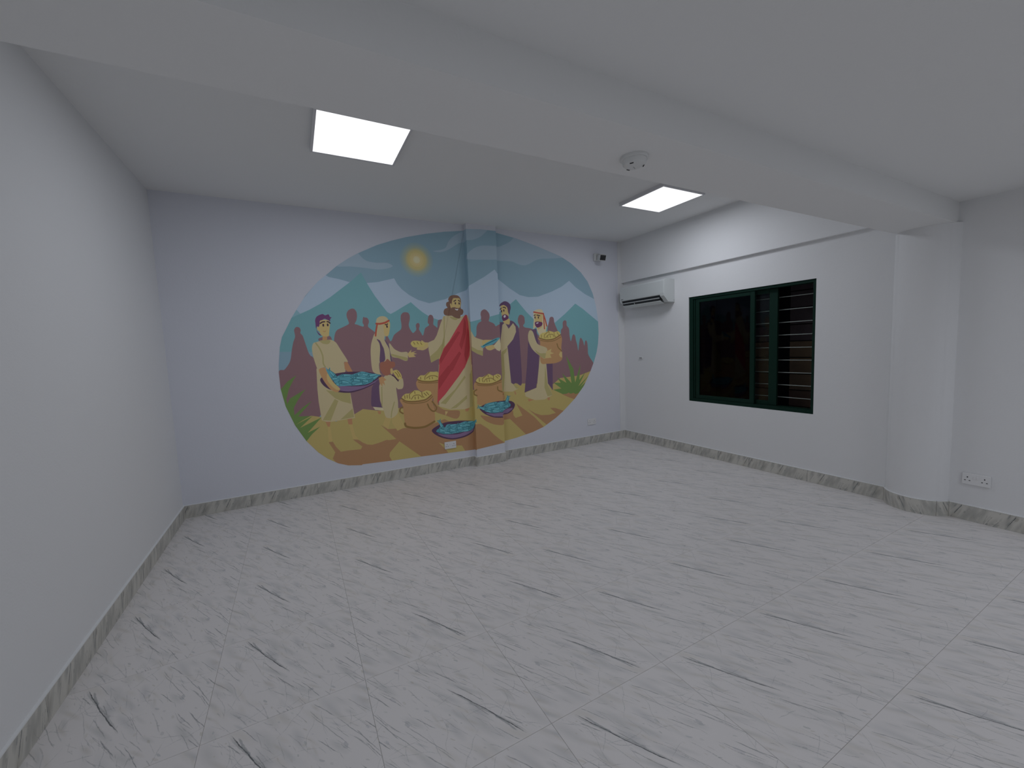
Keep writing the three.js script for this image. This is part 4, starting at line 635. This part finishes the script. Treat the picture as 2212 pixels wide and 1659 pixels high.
  [1, 'line', 1, 0.35, 183.4, 68.9, 182.3, 70, 183.2, 71.1],
  [1, 'line', 1, 0.6, 184.8, 69.8, 184.7, 69.8],
  [0, 'line', 1, 0, 167.3, 67.4, 170.1, 68.9, 175.2, 68.7, 181.7, 66.8, 183.7, 66.1, 186.9, 67.5, 185.6, 65.4, 186.7, 63.1, 183.7, 65.2, 181.6, 65, 175, 64.8, 169.9, 65.6],
  [0, 'fish', 1, 0, 167.8, 67.4, 170.2, 68.5, 175.2, 68.2, 181.7, 66.4, 183.7, 65.8, 186.4, 67, 184.9, 65.5, 186.2, 63.7, 183.7, 65.5, 181.6, 65.3, 175.1, 65.2, 170.1, 65.9],
  [1, 'fishl', 1, 0.5, 173.3, 67.7, 177, 67.3, 181.1, 66.3],
  [1, 'line', 1, 0.35, 171.5, 68.2, 172.6, 66.9, 171.4, 65.9],
  [1, 'line', 1, 0.6, 169.8, 67.5, 169.9, 67.5],
  [0, 'line', 1, 0, 173.3, 65.5, 171.2, 64.8, 168, 65.8, 164.4, 68, 163.3, 68.8, 161, 68.2, 162.3, 69.5, 162.1, 71.3, 163.5, 69.4, 164.9, 69.2, 169, 68.5, 172, 67.3],
  [0, 'fish', 1, 0, 173, 65.6, 171.2, 65.2, 168.1, 66.1, 164.5, 68.2, 163.4, 68.9, 161.5, 68.5, 162.6, 69.4, 162.3, 70.8, 163.5, 69.2, 164.8, 69.1, 168.8, 68.2, 171.8, 67],
  [1, 'fishl', 1, 0.5, 169.4, 66.2, 167.2, 67, 164.8, 68.2],
  [1, 'line', 1, 0.35, 170.4, 65.6, 170, 66.7, 171, 67.2],
  [1, 'line', 1, 0.6, 171.7, 65.8, 171.6, 65.9],
  [0, 'line', 1, 0, 201.5, 68.8, 202.3, 67, 201.4, 65.9, 199.1, 65.3, 187.2, 66.4, 187.7, 64.7, 186.5, 66.3, 184.7, 67.4, 186.5, 67, 186.7, 67.6, 187.3, 69.5, 199.8, 69.1],
  [0, 'fish', 1, 0, 201.4, 68.6, 201.9, 67.3, 201, 66.2, 187.7, 66.8, 187, 66.6, 187.5, 65.2, 186.6, 66.5, 185.2, 67.1, 186.7, 66.8, 186.8, 67.4, 187.6, 69.2, 200, 68.8],
  [1, 'fishl', 1, 0.5, 200.9, 66.9, 200.2, 66.2, 187.6, 66.9],
  [1, 'line', 1, 0.35, 201.5, 67.1, 200.4, 67.6, 199.8, 68.5],
  [1, 'line', 1, 0.6, 201.2, 68, 201.2, 68],
  [0, 'bowld', 1, 0, 87.5, 51.4, 92.6, 55.3, 103.8, 58.9, 122.7, 59, 141.6, 56.3, 148.3, 53.2, 139.7, 42.4, 129.2, 37.9, 113.8, 36.8, 100.5, 40.5, 91.3, 46.1],
  [0, 'bowl', 1, 0, 94.3, 46.9, 103, 44.5, 121.8, 42.8, 140.8, 47.7, 139, 43.4, 127.8, 39.4, 113.9, 38.4, 102.1, 41.7],
  [0, 'fish', 1, 0, 92.9, 50.2, 97.6, 54, 97.2, 58.3, 94.2, 63, 97.9, 60.4, 99.1, 64, 99.5, 58, 103.9, 53.2, 107.4, 56.3, 120.9, 55.4, 130.3, 57.2, 141.5, 55.2, 150, 58.6, 146.8, 53, 139.5, 46.4, 125.7, 44.5, 106.7, 44.3, 95.8, 47.6],
  [0, 'line', 1, 0, 102, 50.9, 99.4, 52.1, 97.8, 55.2, 97.4, 59.8, 97.3, 61.2, 94.7, 62.6, 97.3, 62.5, 99.1, 64.1, 98.2, 61.5, 99.2, 60.4, 101.8, 56.6, 103, 53.2],
  [0, 'fish', 1, 0, 101.9, 51.3, 99.8, 52.3, 98.3, 55.4, 97.7, 59.8, 97.6, 61.3, 95.4, 62.4, 97.4, 62.2, 98.7, 63.6, 97.9, 61.4, 98.9, 60.3, 101.3, 56.5, 102.5, 53.2],
  [1, 'fishl', 1, 0.5, 99.6, 54.5, 98.5, 56.8, 98, 59.6],
  [1, 'line', 1, 0.35, 99.7, 53.2, 100.6, 54.3, 102.1, 54],
  [1, 'line', 1, 0.6, 101.1, 52.5, 101, 52.5],
  [0, 'line', 1, 0, 106.7, 52.7, 108.4, 54.8, 112.4, 55.8, 117.8, 55.5, 119.6, 55.3, 121.6, 57.5, 121.1, 55.2, 122.7, 53.2, 119.7, 54.5, 118.2, 53.8, 113.4, 52, 109.3, 51.5],
  [0, 'fish', 1, 0, 107.2, 52.8, 108.7, 54.4, 112.5, 55.3, 117.9, 55.2, 119.6, 55.1, 121.2, 56.9, 120.7, 55.1, 122.1, 53.7, 119.7, 54.7, 118.2, 54, 113.3, 52.4, 109.4, 51.9],
  [1, 'fishl', 1, 0.5, 111.2, 54.3, 114.1, 55, 117.5, 55],
  [1, 'line', 1, 0.35, 109.7, 54.4, 110.9, 53.4, 110.4, 52.2],
  [1, 'line', 1, 0.6, 108.7, 53.3, 108.8, 53.3],
  [0, 'line', 1, 0, 118, 52.8, 120.6, 54.4, 125.3, 54.1, 131.2, 52.1, 133, 51.4, 136.1, 52.9, 134.7, 50.7, 135.8, 48.2, 133, 50.5, 131.1, 50.2, 125.1, 50, 120.4, 50.8],
  [0, 'fish', 1, 0, 118.5, 52.8, 120.8, 53.9, 125.3, 53.7, 131.2, 51.7, 133, 51.1, 135.5, 52.3, 134.2, 50.8, 135.3, 48.9, 133, 50.7, 131.1, 50.6, 125.1, 50.5, 120.6, 51.2],
  [1, 'fishl', 1, 0.5, 123.6, 53.1, 126.9, 52.7, 130.6, 51.7],
  [1, 'line', 1, 0.35, 121.9, 53.6, 122.8, 52.2, 121.8, 51.2],
  [1, 'line', 1, 0.6, 120.3, 52.8, 120.4, 52.8],
  [0, 'line', 1, 0, 129.7, 54.6, 131.6, 56.3, 135.8, 57, 141.6, 56.6, 145.8, 57.1, 149.7, 59.4, 149, 57.4, 150.4, 55.7, 146.1, 56.5, 142.4, 55.2, 136.4, 53.6, 132.2, 53.4],
  [0, 'fish', 1, 0, 130.2, 54.6, 131.9, 56, 135.9, 56.6, 141.8, 56.3, 146, 57, 149.4, 58.9, 148.6, 57.4, 149.8, 56.2, 146.2, 56.7, 142.2, 55.4, 136.4, 54, 132.3, 53.7],
  [1, 'fishl', 1, 0.5, 134.5, 55.8, 137.4, 56.1, 140.9, 56],
  [1, 'line', 1, 0.35, 133, 55.9, 134, 55, 133.3, 53.9],
  [1, 'line', 1, 0.6, 131.7, 55, 131.8, 55],
  [0, 'line', 1, 0, 140.6, 51.4, 138.4, 50.2, 134.6, 50.6, 130.2, 52.5, 128.8, 53.2, 126.4, 52, 127.5, 53.8, 126.8, 55.9, 128.9, 53.9, 130.4, 54.1, 135, 54.1, 138.8, 53.2],
  [0, 'fish', 1, 0, 140.2, 51.5, 138.3, 50.5, 134.7, 51, 130.2, 52.7, 128.8, 53.4, 126.8, 52.4, 127.9, 53.7, 127.2, 55.3, 128.9, 53.7, 130.3, 53.8, 135, 53.7, 138.6, 52.9],
  [1, 'fishl', 1, 0.5, 136.1, 51.4, 133.4, 51.8, 130.6, 52.8],
  [1, 'line', 1, 0.35, 137.4, 50.9, 136.8, 52.1, 137.7, 53],
  [1, 'line', 1, 0.6, 138.7, 51.5, 138.6, 51.5],
  [0, 'line', 1, 0, 93.4, 51, 96, 52.6, 99.9, 51.9, 104.4, 49, 105.8, 47.9, 108.6, 49.5, 107, 47.1, 107.4, 44.1, 105.5, 47, 103.9, 46.8, 98.8, 47.1, 95, 48.5],
  [0, 'fish', 1, 0, 93.8, 50.9, 96, 52.1, 99.8, 51.3, 104.3, 48.7, 105.7, 47.7, 108, 48.9, 106.6, 47.2, 107.2, 44.9, 105.6, 47.2, 104, 47.2, 98.9, 47.6, 95.2, 48.9],
  [1, 'fishl', 1, 0.5, 98.1, 50.8, 100.9, 50.1, 103.8, 48.6],
  [1, 'line', 1, 0.35, 96.8, 51.6, 97.3, 49.9, 96.2, 48.7],
  [1, 'line', 1, 0.6, 95.4, 50.8, 95.5, 50.8],
  [0, 'line', 1, 0, 106.6, 49.3, 108.9, 50.9, 112.5, 50.5, 116.6, 47.9, 117.9, 47, 120.5, 48.6, 119.1, 46.2, 119.6, 43.2, 117.7, 46, 116.3, 45.7, 111.6, 45.7, 108.1, 46.8],
  [0, 'fish', 1, 0, 107, 49.2, 108.9, 50.4, 112.3, 49.9, 116.6, 47.5, 117.9, 46.7, 120, 48, 118.7, 46.2, 119.3, 44.1, 117.8, 46.3, 116.3, 46.1, 111.7, 46.3, 108.4, 47.3],
  [1, 'fishl', 1, 0.5, 111, 49.3, 113.5, 48.7, 116.1, 47.4],
  [1, 'line', 1, 0.35, 109.7, 50, 110.2, 48.4, 109.3, 47.2],
  [1, 'line', 1, 0.6, 108.4, 49.2, 108.5, 49.2],
  [0, 'line', 1, 0, 116.4, 49.7, 118.2, 51.4, 121.6, 51.6, 126, 50.2, 127.3, 49.6, 129.4, 51.4, 128.6, 49.2, 129.6, 47, 127.4, 48.8, 126, 48.4, 121.7, 47.7, 118.3, 48],
  [0, 'fish', 1, 0, 116.8, 49.7, 118.3, 51, 121.6, 51.1, 125.9, 49.9, 127.3, 49.4, 129, 50.8, 128.2, 49.2, 129.1, 47.6, 127.4, 49.1, 126, 48.7, 121.8, 48.2, 118.4, 48.4],
  [1, 'fishl', 1, 0.5, 120.4, 50.4, 122.9, 50.4, 125.6, 49.7],
  [1, 'line', 1, 0.35, 119.2, 50.8, 120, 49.6, 119.2, 48.5],
  [1, 'line', 1, 0.6, 118.1, 50, 118.2, 49.9],
  [0, 'line', 1, 0, 138, 48.9, 136.6, 47, 133.2, 46.5, 129, 47.4, 127.6, 47.8, 125.9, 46, 126.4, 48.1, 125.3, 50.2, 127.5, 48.6, 128.7, 49.2, 132.7, 50.3, 136, 50.3],
  [0, 'fish', 1, 0, 137.7, 48.8, 136.3, 47.4, 133.2, 47, 128.9, 47.7, 127.5, 48.1, 126.1, 46.6, 126.7, 48.2, 125.7, 49.6, 127.6, 48.4, 128.8, 48.9, 132.8, 49.8, 135.9, 49.9],
  [1, 'fishl', 1, 0.5, 134.2, 47.8, 131.9, 47.6, 129.2, 47.9],
  [1, 'line', 1, 0.35, 135.5, 47.5, 134.6, 48.6, 135.1, 49.7],
  [1, 'line', 1, 0.6, 136.4, 48.5, 136.3, 48.5],
  [0, 'line', 1, 0, 139.7, 46.8, 137.2, 44.8, 131.9, 44.2, 125.1, 45, 123.1, 45.3, 120.2, 43.3, 121.2, 45.6, 119.5, 47.7, 122.9, 46.1, 124.9, 46.7, 131.3, 48.1, 136.6, 48.3],
  [0, 'fish', 1, 0, 139.2, 46.8, 136.9, 45.2, 131.9, 44.6, 125.1, 45.3, 123, 45.6, 120.6, 43.9, 121.7, 45.6, 120.2, 47.2, 122.9, 45.9, 124.9, 46.4, 131.3, 47.6, 136.5, 47.9],
  [1, 'fishl', 1, 0.5, 133.6, 45.5, 129.9, 45.2, 125.6, 45.5],
  [1, 'line', 1, 0.35, 135.5, 45.3, 134.2, 46.5, 135.2, 47.7],
  [1, 'line', 1, 0.6, 137.1, 46.4, 137, 46.3],
  [0, 'line', 1, 0, 99.1, 47, 101.1, 48, 104.9, 47.6, 109.4, 45.9, 110.9, 45.4, 113.3, 46.3, 112.2, 44.8, 113, 43, 110.9, 44.8, 109.3, 44.6, 104.6, 44.7, 100.9, 45.5],
  [0, 'fish', 1, 0, 99.4, 46.9, 101.2, 47.7, 104.8, 47.3, 109.4, 45.7, 110.9, 45.2, 112.8, 45.9, 111.8, 44.9, 112.7, 43.6, 110.9, 44.9, 109.4, 44.9, 104.7, 45.1, 101.1, 45.8],
  [1, 'fishl', 1, 0.5, 103.4, 46.9, 106.1, 46.5, 109, 45.7],
  [1, 'line', 1, 0.35, 102.1, 47.4, 102.9, 46.4, 102, 45.7],
  [1, 'line', 1, 0.6, 100.9, 46.9, 101, 46.9],
];
const OUTLINE = {left: [[7.1, 24.1], [6.4, 23.3], [-7.4, 25.4], [-17.3, 29.4], [-27.3, 36.2], [-35.8, 44.4], [-46.0, 58.0], [-55.0, 75.6], [-61.9, 95.9], [-64.9, 114.0], [-65.2, 130.4], [-64.7, 137.9], [-62.3, 155.7], [-59.7, 165.7], [-54.7, 175.0], [-49.9, 184.5], [-44.7, 192.9], [-35.7, 206.9], [-23.0, 221.7], [-14.6, 228.8], [-3.4, 238.9], [7.8, 246.9], [17.5, 252.8], [38.1, 263.1], [54.2, 269.2], [70.7, 274.5], [94.2, 280.4], [116.7, 284.8], [141.8, 288.4]], leftBottom: [[139.2, 20.0], [107.6, 21.1], [74.2, 22.1], [39.5, 22.9]], pilTop: [[149.1, 288.5], [167.2, 289.8], [186.7, 289.7]], pilBottom: [[186.3, 24.4], [149.2, 21.7]], right: [[200.8, 289.8], [228.3, 285.5], [259.6, 278.1], [295.5, 268.0], [313.5, 259.6], [330.5, 247.8], [342.1, 235.5], [350.8, 219.3], [356.4, 201.4], [359.7, 180.9], [360.2, 163.1], [358.7, 146.9], [355.7, 134.2], [350.8, 121.5], [343.8, 107.7], [331.1, 87.0], [314.8, 70.3], [293.5, 54.0], [280.4, 45.7], [260.2, 35.8], [241.8, 30.7], [216.4, 26.5], [200.3, 24.9]], sun: [81.5, 250.3]};
const SUN = [[239, 218, 145], [255, 233, 170], [255, 249, 206]];

// ---------------------------------------------------------------- oval mural: printed vinyl on the back wall, wrapped over the pilaster
{
  const S0 = -0.70, S1 = 3.64, Y0 = 0.16, Y1 = 2.94, TW = 2048, TH = Math.round(TW * (Y1 - Y0) / (S1 - S0)), k = TW / (S1 - S0) / 100;
  const c = document.createElement('canvas'); c.width = TW; c.height = TH; const g = c.getContext('2d');
  const px = (x) => (x - S0 * 100) * k, py = (y) => TH - (y - Y0 * 100) * k;
  const css = (v) => `rgb(${v.join()})`; g.fillStyle = css(INK.sky); g.fillRect(0, 0, TW, TH); g.lineCap = 'round'; g.lineJoin = 'round';
  const sun = () => { const [x, y] = OUTLINE.sun; for (const [r, a, col] of [[28, 0.12, SUN[0]], [25, 0.14, SUN[0]], [22, 0.2, SUN[0]], [19, 0.4, SUN[0]], [17, 0.5, SUN[0]], [15, 0.6, SUN[0]], [12, 0.4, SUN[1]], [9, 0.5, SUN[1]], [6, 0.6, SUN[2]], [4, 0.6, SUN[2]]]) { g.globalAlpha = a; g.fillStyle = css(col); g.beginPath(); g.arc(px(x), py(y), r * k * 0.68, 0, 7); g.fill(); } g.globalAlpha = 1; };
  sun();   // the drawn sun of the print
  for (const [stroke, ink, round, wd, ...p] of PRINT) {
    const n = p.length / 2, X = (i) => px(p[((i + n) % n) * 2]), Y = (i) => py(p[((i + n) % n) * 2 + 1]), q = 0.15;
    g.beginPath(); g.moveTo(X(0), Y(0));
    for (let i = 0; i < (stroke ? n - 1 : n); i++) {
      const a = stroke ? Math.max(0, i - 1) : i - 1, d = stroke ? Math.min(n - 1, i + 2) : i + 2;
      if (round) g.bezierCurveTo(X(i) + (X(i + 1) - X(a)) * q, Y(i) + (Y(i + 1) - Y(a)) * q, X(i + 1) - (X(d) - X(i)) * q, Y(i + 1) - (Y(d) - Y(i)) * q, X(i + 1), Y(i + 1));
      else g.lineTo(X(i + 1), Y(i + 1));
    }
    if (stroke) { g.strokeStyle = css(INK[ink]); g.lineWidth = wd * k * 1.5; g.stroke(); } else { g.closePath(); g.fillStyle = css(INK[ink]); g.fill(); }
  }
  const map = new THREE.CanvasTexture(c); map.colorSpace = THREE.SRGBColorSpace; map.anisotropy = 8;
  const vinyl = new THREE.MeshStandardMaterial({ map, roughness: 0.7 });
  const E = 0.0015;
  const sheet = (pts) => {                             // cut vinyl in print coordinates: s along the wall, y up
    const s = new THREE.Shape(); pts.forEach(([x, y], i) => (i ? s.lineTo(x / 100, y / 100) : s.moveTo(x / 100, y / 100)));
    const e = new THREE.ExtrudeGeometry(s, { depth: E, bevelEnabled: false }), p = e.attributes.position, uv = e.attributes.uv;
    for (let i = 0; i < p.count; i++) uv.setXY(i, (p.getX(i) - S0) / (S1 - S0), (p.getY(i) - Y0) / (Y1 - Y0)); return e;
  };
  const a = PX0 * 100, b = a + PD * 100, d = b + (PX1 - PX0) * 100, e = d + PD * 100;
  const t = thing('wall_mural', 'large oval printed mural of robed figures sharing bread and fish', 'mural', [0, 0, 0.0002]);
  part('print_panel', sheet([...OUTLINE.left, [a, 288.6], [a, 19.9], ...OUTLINE.leftBottom]), vinyl, t);
  const side = (s0, top0, top1, bot) => sheet([[s0, bot], [s0, top0], [s0 + PD * 100, top1], [s0 + PD * 100, bot]]);
  const front = sheet([[b, 21.6], [b, 288.3], ...OUTLINE.pilTop, [d, 289.7], [d, 24.5]]).translate(-PD, 0, PD);
  const ls = side(a, 288.6, 288.3, 20.6); ls.translate(-PX0, 0, 0); ls.rotateY(-Math.PI / 2); ls.translate(PX0, 0, 0);
  const rs = side(d, 289.7, 290.2, 24.8); rs.translate(-d / 100, 0, 0); rs.rotateY(Math.PI / 2); rs.translate(PX1, 0, PD);
  part('wrapped_panel', merge([front, ls, rs]), vinyl, t);
  part('print_panel', sheet([[e, 25.0], [e, 290.4], ...OUTLINE.right]).translate(-2 * PD, 0, 0), vinyl, t);
}

renderer.render(scene, camera);
